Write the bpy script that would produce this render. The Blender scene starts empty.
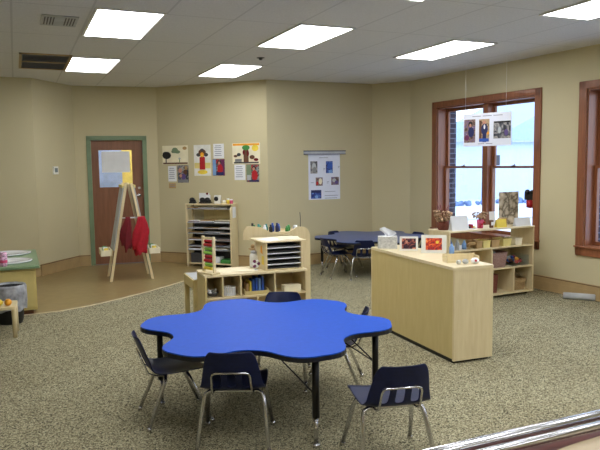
import bpy, bmesh, math, random
from mathutils import Vector, Matrix, noise
random.seed(7)
PI = math.pi
sc = bpy.context.scene
COL = sc.collection

# ------------------------------------------------------------------ materials
def lin(c):
    r = []
    for v in c:
        v = v / 255
        r.append(v / 12.92 if v <= .04045 else ((v + .055) / 1.055) ** 2.4)
    return (*r, 1)

def base(name):
    m = bpy.data.materials.new(name); m.use_nodes = True
    nt = m.node_tree
    return m, nt, nt.nodes['Principled BSDF']

def coords(nt, scale=(1, 1, 1), rot=(0, 0, 0)):
    tc = nt.nodes.new('ShaderNodeTexCoord'); mp = nt.nodes.new('ShaderNodeMapping')
    mp.inputs['Scale'].default_value = scale; mp.inputs['Rotation'].default_value = rot
    nt.links.new(tc.outputs['Object'], mp.inputs['Vector'])
    return mp.outputs['Vector']

def ramp(nt, fac, stops, interp='LINEAR'):
    r = nt.nodes.new('ShaderNodeValToRGB'); r.color_ramp.interpolation = interp
    el = r.color_ramp.elements
    while len(el) < len(stops): el.new(.5)
    for e, (p, c) in zip(el, stops):
        e.position = p; e.color = lin(c)
    nt.links.new(fac, r.inputs['Fac'])
    return r.outputs['Color']

def bump(nt, b, h, strength, dist=.002):
    bp = nt.nodes.new('ShaderNodeBump'); bp.inputs['Strength'].default_value = strength
    bp.inputs['Distance'].default_value = dist
    nt.links.new(h, bp.inputs['Height']); nt.links.new(bp.outputs['Normal'], b.inputs['Normal'])

def plain(name, c, rough=.5, metal=0, var=.06, nscale=8, bmp=0, spec=.5, coat=0):
    m, nt, b = base(name)
    n = nt.nodes.new('ShaderNodeTexNoise'); n.inputs['Scale'].default_value = nscale
    n.inputs['Detail'].default_value = 3
    nt.links.new(coords(nt), n.inputs['Vector'])
    a = tuple(max(0, v * (1 - var)) for v in c); z = tuple(min(255, v * (1 + var)) for v in c)
    nt.links.new(ramp(nt, n.outputs['Fac'], [(.3, a), (.7, z)]), b.inputs['Base Color'])
    b.inputs['Roughness'].default_value = rough; b.inputs['Metallic'].default_value = metal
    b.inputs['Specular IOR Level'].default_value = spec
    b.inputs['Coat Weight'].default_value = coat
    if bmp: bump(nt, b, n.outputs['Fac'], bmp)
    return m

def wood(name, c1, c2, scale=(1, 12, 12), rough=.45, coat=0):
    m, nt, b = base(name)
    n = nt.nodes.new('ShaderNodeTexNoise'); n.inputs['Scale'].default_value = 3
    n.inputs['Detail'].default_value = 6; n.inputs['Distortion'].default_value = .6
    nt.links.new(coords(nt, scale), n.inputs['Vector'])
    nt.links.new(ramp(nt, n.outputs['Fac'], [(.3, c1), (.7, c2)]), b.inputs['Base Color'])
    b.inputs['Roughness'].default_value = rough; b.inputs['Coat Weight'].default_value = coat
    bump(nt, b, n.outputs['Fac'], .08)
    return m

def emit(name, c, s):
    m, nt, b = base(name)
    b.inputs['Base Color'].default_value = (.8, .8, .8, 1)
    b.inputs['Emission Color'].default_value = lin(c); b.inputs['Emission Strength'].default_value = s
    return m

M = {}
M['wall'] = plain('painted wall', (198, 188, 153), .8, var=.012, nscale=1.2, bmp=.05)
M['maple'] = wood('maple', (216, 198, 154), (226, 210, 170), (12, 12, 1.2), .4)
M['maple_flat'] = wood('maple worktop', (224, 208, 168), (234, 220, 184), (1.5, 12, 12), .35)
M['panel_wood'] = wood('yellow birch panel', (202, 182, 124), (210, 191, 134), (10, 10, 1.2), .45)
M['oak'] = wood('brown oak trim', (122, 72, 46), (148, 92, 60), (10, 10, 1.0), .4, .1)
M['door_wood'] = wood('door veneer', (122, 80, 56), (140, 94, 68), (8, 8, .7), .4)
M['green_trim'] = plain('sage green paint', (118, 138, 108), .5, var=.03)
M['yellow_wood'] = plain('yellow cabinet', (205, 186, 118), .5, var=.03)
M['green_top'] = plain('green laminate', (122, 148, 112), .4, var=.04, nscale=40)
M['blue'] = plain('blue laminate', (6, 78, 192), .5, var=.02, nscale=30, spec=.25)
M['blue_dark'] = plain('slate blue laminate', (60, 84, 142), .3, var=.02, spec=.6)
M['rim'] = plain('black edge band', (16, 17, 26), .45, var=.05)
M['navy'] = plain('navy plastic', (16, 26, 66), .4, var=.08, nscale=60, bmp=.05, spec=.3)
M['navy_light'] = plain('mid blue plastic', (32, 46, 92), .4, var=.08, nscale=60)
M['chrome'] = plain('chrome', (205, 205, 210), .2, 1, var=.03)
M['black_metal'] = plain('black metal', (14, 14, 16), .4, .2)
M['black'] = plain('black plastic', (14, 14, 16), .5)
M['white'] = plain('white paper', (232, 234, 238), .7, var=.015)
M['cream'] = plain('cream paper', (236, 228, 200), .7, var=.03)
M['porcelain'] = plain('white porcelain', (225, 228, 232), .15, var=.01, coat=.4)
M['grey'] = plain('grey', (128, 128, 130), .5)
M['lgrey'] = plain('light grey', (176, 180, 184), .45)
M['dgrey'] = plain('dark grey', (62, 62, 66), .5)
M['frame_white'] = plain('white frame', (228, 228, 222), .5)
M['red'] = plain('red', (176, 24, 32), .6)
M['dark_red'] = plain('dark red cloth', (104, 14, 24), .9, bmp=.4, nscale=25)
M['cloth_red'] = plain('red cloth', (168, 20, 38), .9, bmp=.4, nscale=25)
M['orange'] = plain('orange', (234, 160, 34), .5)
M['yellow'] = plain('yellow', (232, 206, 70), .5)
M['paleyellow'] = plain('pale yellow bin', (226, 210, 132), .5)
M['green'] = plain('green', (58, 134, 62), .5)
M['lime'] = plain('lime', (140, 190, 70), .5)
M['teal'] = plain('teal', (24, 122, 112), .4)
M['bluep'] = plain('blue plastic', (44, 84, 172), .4)
M['skyblue'] = plain('sky blue', (120, 160, 214), .5)
M['pink'] = plain('pink', (206, 76, 118), .5)
M['magenta'] = plain('plum purple', (104, 36, 84), .5)
M['brown'] = plain('brown', (98, 62, 40), .6)
M['tan'] = plain('tan', (178, 146, 98), .7)
M['skin'] = plain('warm pink print', (196, 140, 118), .6)
M['purple'] = plain('purple print', (92, 74, 132), .6)
M['ink'] = plain('ink grey', (140, 142, 160), .7)
M['darkblue'] = plain('dark blue print', (24, 34, 84), .5)
M['snow'] = plain('snow', (210, 218, 232), .9, var=.02, nscale=.6)
M['siding'] = plain('pale siding', (200, 211, 234), .8, var=.02)
M['roofing'] = plain('snowy roof', (168, 186, 220), .8, var=.03)
M['hedge'] = plain('far dark shrubs', (104, 124, 162), .9, var=.2, nscale=3)
M['bag'] = plain('clear bin liner', (150, 152, 158), .3, var=.25, nscale=14, bmp=.8)
M['beige_counter'] = plain('beige laminate', (176, 158, 128), .4, var=.02, nscale=30)
M['mahogany'] = wood('red brown wood', (92, 48, 44), (118, 66, 58), (1.5, 12, 12), .35)
M['lamp'] = emit('lamp diffuser', (253, 254, 255), 12.2)
M['hall_lamp'] = emit('hall lamp', (255, 240, 215), 15)
M['hall'] = plain('hall wall', (224, 206, 120), .8)
M['hall_grey'] = plain('hall blue wall', (150, 172, 226), .8)
M['thermo'] = plain('thermostat screen', (110, 120, 124), .3)

def m_glass():
    m, nt, b = base('window glass')
    g = nt.nodes.new('ShaderNodeBsdfGlossy'); g.inputs['Roughness'].default_value = .02
    t = nt.nodes.new('ShaderNodeBsdfTransparent'); t.inputs['Color'].default_value = (.94, .97, 1, 1)
    lw = nt.nodes.new('ShaderNodeLayerWeight'); lw.inputs['Blend'].default_value = .5
    pw = nt.nodes.new('ShaderNodeMath'); pw.operation = 'POWER'; pw.inputs[1].default_value = 4; nt.links.new(lw.outputs['Facing'], pw.inputs[0])
    f = nt.nodes.new('ShaderNodeMath'); f.operation = 'MULTIPLY_ADD'; f.inputs[1].default_value = .5; f.inputs[2].default_value = .03; nt.links.new(pw.outputs[0], f.inputs[0])
    mx = nt.nodes.new('ShaderNodeMixShader'); nt.nodes.remove(b)
    nt.links.new(f.outputs[0], mx.inputs[0]); nt.links.new(t.outputs[0], mx.inputs[1]); nt.links.new(g.outputs[0], mx.inputs[2])
    nt.links.new(mx.outputs[0], nt.nodes['Material Output'].inputs['Surface'])
    return m
M['glass'] = m_glass()

def m_carpet():
    m, nt, b = base('speckled carpet')
    v = coords(nt)
    n = nt.nodes.new('ShaderNodeTexVoronoi'); n.inputs['Scale'].default_value = 160
    nt.links.new(v, n.inputs['Vector'])
    sep = nt.nodes.new('ShaderNodeSeparateColor'); nt.links.new(n.outputs['Color'], sep.inputs[0])
    n2 = nt.nodes.new('ShaderNodeTexNoise'); n2.inputs['Scale'].default_value = 1.6; nt.links.new(v, n2.inputs['Vector'])
    col = ramp(nt, sep.outputs[0], [(0, (36, 34, 28)), (.2, (92, 87, 68)), (.4, (146, 139, 111)), (.75, (164, 157, 128)), (1, (208, 202, 170))])
    mx = nt.nodes.new('ShaderNodeMix'); mx.data_type = 'RGBA'; mx.blend_type = 'MULTIPLY'; mx.inputs[0].default_value = .5
    nt.links.new(col, mx.inputs[6]); nt.links.new(ramp(nt, n2.outputs['Fac'], [(.3, (225, 220, 214)), (.7, (255, 255, 255))]), mx.inputs[7])
    nt.links.new(mx.outputs[2], b.inputs['Base Color'])
    b.inputs['Roughness'].default_value = .95; b.inputs['Specular IOR Level'].default_value = .1
    bump(nt, b, sep.outputs[0], .3, .003)
    return m
M['carpet'] = m_carpet()

def m_vinyl():
    m, nt, b = base('tan sheet vinyl')
    n = nt.nodes.new('ShaderNodeTexNoise'); n.inputs['Scale'].default_value = 9; n.inputs['Detail'].default_value = 5
    nt.links.new(coords(nt), n.inputs['Vector'])
    nt.links.new(ramp(nt, n.outputs['Fac'], [(.3, (138, 119, 78)), (.7, (150, 131, 88))]), b.inputs['Base Color'])
    b.inputs['Roughness'].default_value = .28
    return m
M['vinyl'] = m_vinyl()

def m_ceiling():
    m, nt, b = base('ceiling tiles')
    v = coords(nt)
    tc = nt.nodes.new('ShaderNodeMapping'); nt.links.new(v, tc.inputs['Vector'])
    sx = nt.nodes.new('ShaderNodeSeparateXYZ'); nt.links.new(v, sx.inputs[0])
    def line(out, off, pitch):
        a = nt.nodes.new('ShaderNodeMath'); a.operation = 'ADD'; a.inputs[1].default_value = -off + pitch * 50 + pitch / 2; nt.links.new(out, a.inputs[0])
        d = nt.nodes.new('ShaderNodeMath'); d.operation = 'MODULO'; d.inputs[1].default_value = pitch; nt.links.new(a.outputs[0], d.inputs[0])
        s = nt.nodes.new('ShaderNodeMath'); s.operation = 'SUBTRACT'; s.inputs[1].default_value = pitch / 2; nt.links.new(d.outputs[0], s.inputs[0])
        ab = nt.nodes.new('ShaderNodeMath'); ab.operation = 'ABSOLUTE'; nt.links.new(s.outputs[0], ab.inputs[0])
        l = nt.nodes.new('ShaderNodeMath'); l.operation = 'LESS_THAN'; l.inputs[1].default_value = .009; nt.links.new(ab.outputs[0], l.inputs[0])
        return l.outputs[0]
    mxm = nt.nodes.new('ShaderNodeMath'); mxm.operation = 'MAXIMUM'
    nt.links.new(line(sx.outputs[0], .635, .6), mxm.inputs[0]); nt.links.new(line(sx.outputs[1], 5.57, 1.225), mxm.inputs[1])
    n = nt.nodes.new('ShaderNodeTexNoise'); n.inputs['Scale'].default_value = 90; nt.links.new(v, n.inputs['Vector'])
    c = ramp(nt, n.outputs['Fac'], [(.3, (210, 210, 210)), (.7, (224, 224, 224))])
    mx = nt.nodes.new('ShaderNodeMix'); mx.data_type = 'RGBA'
    nt.links.new(mxm.outputs[0], mx.inputs[0]); nt.links.new(c, mx.inputs[6]); mx.inputs[7].default_value = lin((198, 198, 198))
    nt.links.new(mx.outputs[2], b.inputs['Base Color'])
    b.inputs['Roughness'].default_value = .9
    bump(nt, b, n.outputs['Fac'], .2)
    return m
M['ceiling'] = m_ceiling()

def m_brick():
    m, nt, b = base('dark brick')
    br = nt.nodes.new('ShaderNodeTexBrick'); br.inputs['Scale'].default_value = 1
    br.inputs['Color1'].default_value = lin((58, 48, 58)); br.inputs['Color2'].default_value = lin((46, 40, 52)); br.inputs['Mortar'].default_value = lin((96, 98, 112))
    br.inputs['Brick Width'].default_value = .2; br.inputs['Row Height'].default_value = .075; br.inputs['Mortar Size'].default_value = .008
    tc = nt.nodes.new('ShaderNodeTexCoord'); s = nt.nodes.new('ShaderNodeSeparateXYZ'); c = nt.nodes.new('ShaderNodeCombineXYZ')
    ad = nt.nodes.new('ShaderNodeMath'); ad.operation = 'ADD'
    nt.links.new(tc.outputs['Object'], s.inputs[0]); nt.links.new(s.outputs[0], ad.inputs[0]); nt.links.new(s.outputs[1], ad.inputs[1])
    nt.links.new(ad.outputs[0], c.inputs[0]); nt.links.new(s.outputs[2], c.inputs[1]); nt.links.new(c.outputs[0], br.inputs['Vector'])
    nt.links.new(br.outputs['Color'], b.inputs['Base Color']); b.inputs['Roughness'].default_value = .9
    return m
M['brick'] = m_brick()

def m_basket(name, c1, c2):
    m, nt, b = base(name)
    w = nt.nodes.new('ShaderNodeTexWave'); w.inputs['Scale'].default_value = 28; w.bands_direction = 'Z'; w.inputs['Distortion'].default_value = 3; w.inputs['Detail Scale'].default_value = 5
    nt.links.new(coords(nt), w.inputs['Vector'])
    nt.links.new(ramp(nt, w.outputs['Fac'], [(.2, c1), (.8, c2)]), b.inputs['Base Color'])
    b.inputs['Roughness'].default_value = .8; bump(nt, b, w.outputs['Fac'], .8, .006)
    return m
M['wicker'] = m_basket('wicker', (150, 116, 70), (206, 178, 128))
M['wicker_red'] = m_basket('red brown wicker', (96, 44, 36), (150, 84, 60))
M['wicker_pink'] = m_basket('rosy wicker', (140, 92, 84), (196, 164, 148))

def m_stone():
    m, nt, b = base('stone patterned print')
    v = nt.nodes.new('ShaderNodeTexVoronoi'); v.inputs['Scale'].default_value = 14; v.feature = 'SMOOTH_F1'
    nt.links.new(coords(nt, (1, 1, 1)), v.inputs['Vector'])
    n = nt.nodes.new('ShaderNodeTexNoise'); n.inputs['Scale'].default_value = 20; nt.links.new(coords(nt), n.inputs['Vector'])
    a = nt.nodes.new('ShaderNodeMath'); a.operation = 'MULTIPLY'; nt.links.new(v.outputs['Distance'], a.inputs[0]); nt.links.new(n.outputs['Fac'], a.inputs[1])
    nt.links.new(ramp(nt, a.outputs[0], [(.04, (226, 216, 200)), (.18, (184, 172, 152)), (.27, (96, 86, 70)), (.4, (206, 196, 178))]), b.inputs['Base Color'])
    b.inputs['Roughness'].default_value = .6
    return m
M['stone'] = m_stone()
M['tissue_box'] = plain('speckled grey card', (196, 196, 192), .6, var=.1, nscale=60)
M['dried'] = plain('dried grass heads', (170, 140, 112), .9, var=.3, nscale=40)
M['treasure'] = plain('mixed bright trinkets', (150, 110, 100), .5, var=.45, nscale=30)

def m_photo(name, stops, scale=14):
    m, nt, b = base(name)
    n = nt.nodes.new('ShaderNodeTexNoise'); n.inputs['Scale'].default_value = scale; n.inputs['Detail'].default_value = 4; n.inputs['Distortion'].default_value = 1.5
    nt.links.new(coords(nt), n.inputs['Vector'])
    k = len(stops); nt.links.new(ramp(nt, n.outputs['Fac'], [(.30 + .42 * i / (k - 1), c) for i, c in enumerate(stops)]), b.inputs['Base Color'])
    b.inputs['Roughness'].default_value = .4
    return m
M['ph_dark'] = m_photo('dark warm print', [(10, 8, 14), (24, 14, 34), (80, 30, 50), (206, 120, 90), (240, 200, 170)], 28)
M['ph_fire'] = m_photo('red orange print', [(30, 40, 90), (120, 20, 34), (206, 50, 30), (240, 130, 60), (250, 220, 160)], 26)
M['ph_a'] = m_photo('brown purple print', [(30, 24, 30), (84, 60, 54), (140, 116, 104), (92, 74, 132), (196, 180, 170)], 11)
M['ph_b'] = m_photo('tan navy print', [(26, 26, 58), (150, 122, 92), (190, 164, 128), (60, 40, 50), (214, 190, 160)], 10)
M['ph_c'] = m_photo('grey dark print', [(16, 16, 24), (50, 54, 66), (110, 110, 116), (176, 170, 166), (60, 40, 60)], 12)
M['ph_blue'] = m_photo('blue print', [(14, 22, 60), (30, 52, 130), (70, 110, 190), (150, 180, 220)], 14)
M['ph_red'] = m_photo('red and dark print', [(20, 20, 30), (150, 160, 160), (70, 50, 50), (170, 30, 50), (210, 170, 150)], 12)

# ------------------------------------------------------------------ mesh builder
class B:
    def __init__(s): s.bm = bmesh.new()
    def _fin(s, verts, m, smooth=False):
        fs = set()
        for v in verts:
            for f in v.link_faces: fs.add(f)
        for f in fs: f.material_index = m; f.smooth = smooth
    def box(s, x0, x1, y0, y1, z0, z1, m=0, bev=0, rot=None):
        bm2 = bmesh.new(); bmesh.ops.create_cube(bm2, size=1)
        c = Vector(((x0 + x1) / 2, (y0 + y1) / 2, (z0 + z1) / 2))
        for v in bm2.verts:
            v.co = Vector((v.co.x * abs(x1 - x0), v.co.y * abs(y1 - y0), v.co.z * abs(z1 - z0)))
        if bev: bmesh.ops.bevel(bm2, geom=bm2.edges[:], offset=bev, segments=2, affect='EDGES', profile=.5)
        if rot is not None: bmesh.ops.transform(bm2, matrix=rot.to_4x4(), verts=bm2.verts)
        for v in bm2.verts: v.co += c
        s._merge(bm2, m, False); return s
    def _merge(s, bm2, m, smooth):
        bmesh.ops.recalc_face_normals(bm2, faces=bm2.faces)
        for f in bm2.faces: f.material_index = m; f.smooth = smooth
        me = bpy.data.meshes.new('tmp'); bm2.to_mesh(me); bm2.free(); s.bm.from_mesh(me); bpy.data.meshes.remove(me)
    def tube(s, pts, r, m=0, seg=10, closed=False):
        pts = [Vector(p) for p in pts]; bm2 = bmesh.new(); rings = []; n = len(pts)
        up = None
        for i, p in enumerate(pts):
            if closed: d = pts[(i + 1) % n] - pts[i - 1]
            elif i == 0: d = pts[1] - p
            elif i == n - 1: d = p - pts[-2]
            else: d = (pts[i + 1] - p).normalized() + (p - pts[i - 1]).normalized()
            d.normalize()
            if up is None: up = d.orthogonal().normalized()
            else:
                up = up - d * up.dot(d)
                up = up.normalized() if up.length > 1e-5 else d.orthogonal().normalized()
            w = d.cross(up); rr = r[i] if isinstance(r, (list, tuple)) else r
            rings.append([bm2.verts.new(p + up * math.cos(a) * rr + w * math.sin(a) * rr) for a in [2 * PI * k / seg for k in range(seg)]])
        for i in range(n if closed else n - 1):
            a, b = rings[i], rings[(i + 1) % n]
            for k in range(seg): bm2.faces.new((a[k], a[(k + 1) % seg], b[(k + 1) % seg], b[k]))
        if not closed:
            bm2.faces.new(rings[0]); bm2.faces.new(rings[-1])
        s._merge(bm2, m, True); return s
    def lathe(s, prof, c=(0, 0, 0), m=0, seg=20, sx=1, sy=1):
        bm2 = bmesh.new(); rings = []
        for r, z in prof:
            if r < 1e-6: rings.append([bm2.verts.new((c[0], c[1], c[2] + z))])
            else: rings.append([bm2.verts.new((c[0] + r * sx * math.cos(2 * PI * k / seg), c[1] + r * sy * math.sin(2 * PI * k / seg), c[2] + z)) for k in range(seg)])
        for a, b in zip(rings, rings[1:]):
            for k in range(seg):
                k2 = (k + 1) % seg
                if len(a) == 1 and len(b) == 1: continue
                if len(a) == 1: bm2.faces.new((a[0], b[k], b[k2]))
                elif len(b) == 1: bm2.faces.new((a[k], a[k2], b[0]))
                else: bm2.faces.new((a[k], a[k2], b[k2], b[k]))
        if len(rings[0]) > 1: bm2.faces.new(rings[0])
        if len(rings[-1]) > 1: bm2.faces.new(rings[-1])
        s._merge(bm2, m, True); return s
    def ball(s, c, r, m=0, sz=1, seg=14):
        n = 8
        return s.lathe([(0 if i in (0, n) else r * math.sin(PI * i / n), -r * sz * math.cos(PI * i / n)) for i in range(n + 1)], c, m, seg)
    def prism(s, poly, z0, z1, m=0, frame='xy', off=0, bev=0):
        """poly extruded along the third axis; frame xy: (x,y)->z ; xz: (x,z)->y"""
        bm2 = bmesh.new()
        def P(a, b, h):
            return (a, b, h) if frame == 'xy' else ((a, h, b) if frame == 'xz' else (h, a, b))
        lo = [bm2.verts.new(P(a, b, z0)) for a, b in poly]; hi = [bm2.verts.new(P(a, b, z1)) for a, b in poly]
        n = len(poly)
        bm2.faces.new(lo); f = bm2.faces.new(hi)
        for i in range(n): bm2.faces.new((lo[i], lo[(i + 1) % n], hi[(i + 1) % n], hi[i]))
        if bev: bmesh.ops.bevel(bm2, geom=[e for e in f.edges], offset=bev, segments=3, affect='EDGES', profile=.5)
        s._merge(bm2, m, False); return s

def obj(name, b, mats, parent=None, mod=None):
    me = bpy.data.meshes.new(name); b.bm.to_mesh(me); b.bm.free()
    if not isinstance(mats, (list, tuple)): mats = [mats]
    for k in mats: me.materials.append(M[k] if isinstance(k, str) else k)
    o = bpy.data.objects.new(name, me); COL.objects.link(o)
    if parent is not None: o.parent = parent
    return o

def tag(o, label, cat, group=None):
    o['label'] = label; o['category'] = cat
    if group: o['group'] = group
    return o

def thing(name, label, cat, loc=(0, 0, 0), rz=0, group=None):
    o = bpy.data.objects.new(name, None); COL.objects.link(o); o.empty_display_size = .1
    o.location = loc; o.rotation_euler = (0, 0, rz)
    return tag(o, label, cat, group)

def single(name, b, mats, label, cat, loc=(0, 0, 0), rz=0, group=None):
    o = obj(name, b, mats); o.location = loc; o.rotation_euler = (0, 0, rz)
    return tag(o, label, cat, group)

def struct(name, b, mats, parent=None):
    o = obj(name, b, mats, parent)
    if parent is None: o['kind'] = 'structure'
    return o

def copy_tree(o, parent=None):
    c = o.copy(); COL.objects.link(c)
    if parent is not None: c.parent = parent
    for ch in list(o.children): copy_tree(ch, c)
    return c

def dup(src, loc, rz, label, group=None):
    c = copy_tree(src); c.location = loc; c.rotation_euler = (0, 0, rz); c['label'] = label
    if group: c['group'] = group
    return c

def part_label(o, t): o['label'] = t; return o
R = math.radians
def RX(a): return Matrix.Rotation(a, 3, 'X')
def RY(a): return Matrix.Rotation(a, 3, 'Y')
def RZ(a): return Matrix.Rotation(a, 3, 'Z')

# ------------------------------------------------------------------ room shell
HT = 2.87
W = [(-3.0, 10.08), (.27, 10.13), (.88, 10.88), (2.16, 10.72), (3.53, 9.27), (5.36, 9.27), (5.75, 8.74), (6.50, -3.0), (-3.0, -3.0)]
def wframe(i):
    A = Vector(W[i]); Bp = Vector(W[(i + 1) % len(W)]); d = Bp - A
    return A, math.atan2(d.y, d.x), d.length
# local wall frame: x along wall, +y outwards (away from the room)
def wall_obj(name, i, holes=(), t=.2, mat='wall'):
    A, rz, L = wframe(i); b = B()
    xs = 0
    for (x0, x1, z0, z1) in holes:
        b.box(xs, x0, 0, t, 0, HT)
        if z0 > 0: b.box(x0, x1, 0, t, 0, z0)
        b.box(x0, x1, 0, t, z1, HT); xs = x1
    b.box(xs, L, 0, t, 0, HT)
    o = struct(name, b, mat); o.location = (A.x, A.y, 0); o.rotation_euler = (0, 0, rz)
    return o
# door opening in wall 2
A2, rz2, L2 = wframe(2)
DX0, DX1, DH = .245, 1.045, 2.02
wall_obj('wall_left', 0); wall_obj('wall_left_angle', 1)
wall_obj('wall_door', 2, [(DX0 - .02, DX1 + .02, 0, DH + .01)])
wall_obj('wall_artwork', 3); wall_obj('wall_back', 4); wall_obj('wall_right_angle', 5)
WIN = [(.66, 2.53, .60, 2.40), (3.28, 5.15, .60, 2.40), (5.95, 7.82, .60, 2.40)]
wall_obj('wall_right', 6, [(a, b_, c, d) for a, b_, c, d in WIN], t=.22)
wall_obj('wall_front', 7); wall_obj('wall_side', 8)
# brick skin outside the right wall
A6, rz6, L6 = wframe(6)
b = B(); xs = -1.5
for (x0, x1, z0, z1) in WIN:
    x0 += .0; x1 -= .0
    b.box(xs, x0, .225, .36, -.8, HT + .4); b.box(x0, x1, .225, .36, -.8, z0); b.box(x0, x1, .225, .36, z1, HT + .4); xs = x1
b.box(xs, L6 + 1, .225, .36, -.8, HT + .4)
o = struct('wall_exterior', b, 'brick'); o.location = (A6.x, A6.y, 0); o.rotation_euler = (0, 0, rz6)

# floor: carpet slab + vinyl sheet inlaid with curved edge
pad = .0
b = B(); b.prism([(-3.2, -3.2), (6.7, -3.2), (6.1, 8.8), (5.6, 9.5), (3.6, 9.5), (2.2, 11.0), (.8, 11.1), (.2, 10.35), (-3.2, 10.3)], -.1, 0)
struct('floor', b, 'carpet')
edge = [(-3.0, 7.55), (-.6, 7.52), (.05, 7.53), (.38, 7.56), (.71, 7.70), (1.08, 7.94), (1.49, 8.24), (1.80, 8.52), (2.04, 8.73), (2.3, 9.02), (2.62, 9.42), (2.98, 9.84)]
b = B(); b.prism(edge + [(2.155, 10.70), (.885, 10.865), (.28, 10.12), (-3.0, 10.07)], .0005, .004)
struct('floor_vinyl', b, 'vinyl')
b = B()
for (p, q) in zip(edge, edge[1:]):
    pv, qv = Vector(p), Vector(q); n = Vector((-(qv - pv).y, (qv - pv).x)).normalized() * .014
    b.prism([tuple(pv - n), tuple(qv - n), tuple(qv + n), tuple(pv + n)], .001, .007)
struct('trim_1', b, plain('pale metal edge strip', (214, 200, 166), .4))
b = B(); b.prism([(-3.2, -3.2), (6.8, -3.2), (6.1, 8.9), (5.6, 9.6), (3.6, 9.6), (2.3, 11.1), (.8, 11.2), (.2, 10.45), (-3.2, 10.4)], HT, HT + .1)
struct('ceiling', b, 'ceiling')

# baseboards: tan, with a thin darker cap
M['base_tan'] = plain('tan base moulding', (176, 150, 106), .5, var=.03)
M['base_line'] = plain('dark line of base', (112, 88, 60), .5)
def baseboard(name, i, spans):
    A, rz, L = wframe(i); b = B()
    for x0, x1 in spans:
        x1 = L if x1 is None else x1
        b.box(x0, x1, -.014, -.001, .012, .165, 0); b.box(x0, x1, -.018, -.001, .165, .174, 1); b.box(x0, x1, -.011, -.001, .174, .18, 0)
        b.box(x0, x1, -.017, -.001, .105, .113, 0); b.box(x0, x1, -.022, -.001, .006, .014, 0)
    o = struct(name, b, ['base_tan', 'base_line']); o.location = (A.x, A.y, 0); o.rotation_euler = (0, 0, rz)
baseboard('baseboard_left', 0, [(0, None)]); baseboard('baseboard_left_angle', 1, [(0, None)])
baseboard('baseboard_door', 2, [(0, DX0 - .075), (DX1 + .075, None)])
baseboard('baseboard_artwork', 3, [(0, None)]); baseboard('baseboard_back', 4, [(0, None)])
baseboard('baseboard_right_angle', 5, [(0, None)]); baseboard('baseboard_right', 6, [(0, None)])

# ------------------------------------------------------------------ door and hall behind it
def attach(o, i, x, y=0, z=0, extra=0):
    A, rz, L = wframe(i)
    p = A + Vector((math.cos(rz), math.sin(rz))) * x + Vector((-math.sin(rz), math.cos(rz))) * y
    o.location = (p.x, p.y, z); o.rotation_euler = (0, 0, rz + extra); return o
b = B()
WX0, WX1, WZ0, WZ1 = .345, .885, 1.25, 1.87
b.box(DX0, WX0, .05, .09, .008, DH - .005); b.box(WX1, DX1, .05, .09, .008, DH - .005)
b.box(WX0, WX1, .05, .09, .008, WZ0); b.box(WX0, WX1, .05, .09, WZ1, DH - .005)
door = struct('door_1', b, 'door_wood'); attach(door, 2, 0)
b = B()
for (x0, x1, z0, z1) in ((DX0 - .068, DX0 - .0, 0, DH + .065), (DX1, DX1 + .068, 0, DH + .065), (DX0 - .068, DX1 + .068, DH, DH + .066)):
    b.box(x0, x1, -.022, .0, z0, z1, bev=.003)
for (x0, x1, z0, z1) in ((DX0 - .02, DX0 - .003, 0, DH + .01), (DX1 + .003, DX1 + .02, 0, DH + .01), (DX0 - .02, DX1 + .02, DH, DH + .01)):
    b.box(x0, x1, 0, .2, z0, z1)
part_label(obj('door_frame', b, 'green_trim', door), 'sage green painted frame')
b = B(); b.box(WX0, WX1, .067, .073, WZ0, WZ1); obj('pane', b, 'glass', door)
b = B()
for (x0, x1, z0, z1) in ((WX0 - .012, WX0 + .012, WZ0, WZ1), (WX1 - .012, WX1 + .012, WZ0, WZ1), (WX0, WX1, WZ0 - .012, WZ0 + .012), (WX0, WX1, WZ1 - .012, WZ1 + .012)):
    b.box(x0, x1, .044, .05, z0, z1)
obj('glazing_bead', b, 'door_wood', door)
b = B(); b.lathe([(0, 0), (.03, 0), (.03, .008), (0, .008)]); 
b.tube([(0, 0, .0), (0, 0, .05), (-.02, 0, .055), (-.11, 0, .055)], .009)
h = obj('door_handle', b, 'chrome', door); h.location = (DX1 - .075, .045, 1.12); h.rotation_euler = (R(90), 0, 0)
b = B(); b.box(DX1 - .09, DX1 - .05, .046, .05, 1.22, 1.26); obj('lock_plate', b, 'chrome', door)
b = B(); b.box(DX0, DX1, .01, .09, .0045, .012); obj('threshold', b, 'grey', door)
# sheet of paper on the glass
b = B(); b.box(0, .44, -.002, 0, 0, .34)
p_ = single('paper_sheet', b, 'white', 'pale paper sheet taped high on the glass of the brown door', 'paper'); attach(p_, 2, .40, .066, 1.5)
# hall
b = B(); b.box(-.5, .75, 1.8, 1.9, 0, 2.6, 0); b.box(.75, 1.9, 1.8, 1.9, 0, 2.6, 1); b.box(-.5, 1.9, .2, 1.9, 2.6, 2.7, 1); b.box(-.5, 1.9, .2, 1.9, -.1, 0, 1); b.box(-.6, -.5, .2, 1.9, 0, 2.6, 0); b.box(1.9, 2.0, .2, 1.9, 0, 2.6, 1)
hw = struct('wall_hall', b, ['hall_grey', 'hall']); attach(hw, 2, 0)
b = B(); b.box(.3, 1.3, .7, 1.3, 2.57, 2.6); hl = single('hall_ceiling_light', b, 'hall_lamp', 'lamp lighting the hall seen through the door glass', 'ceiling light'); attach(hl, 2, 0)

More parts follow.
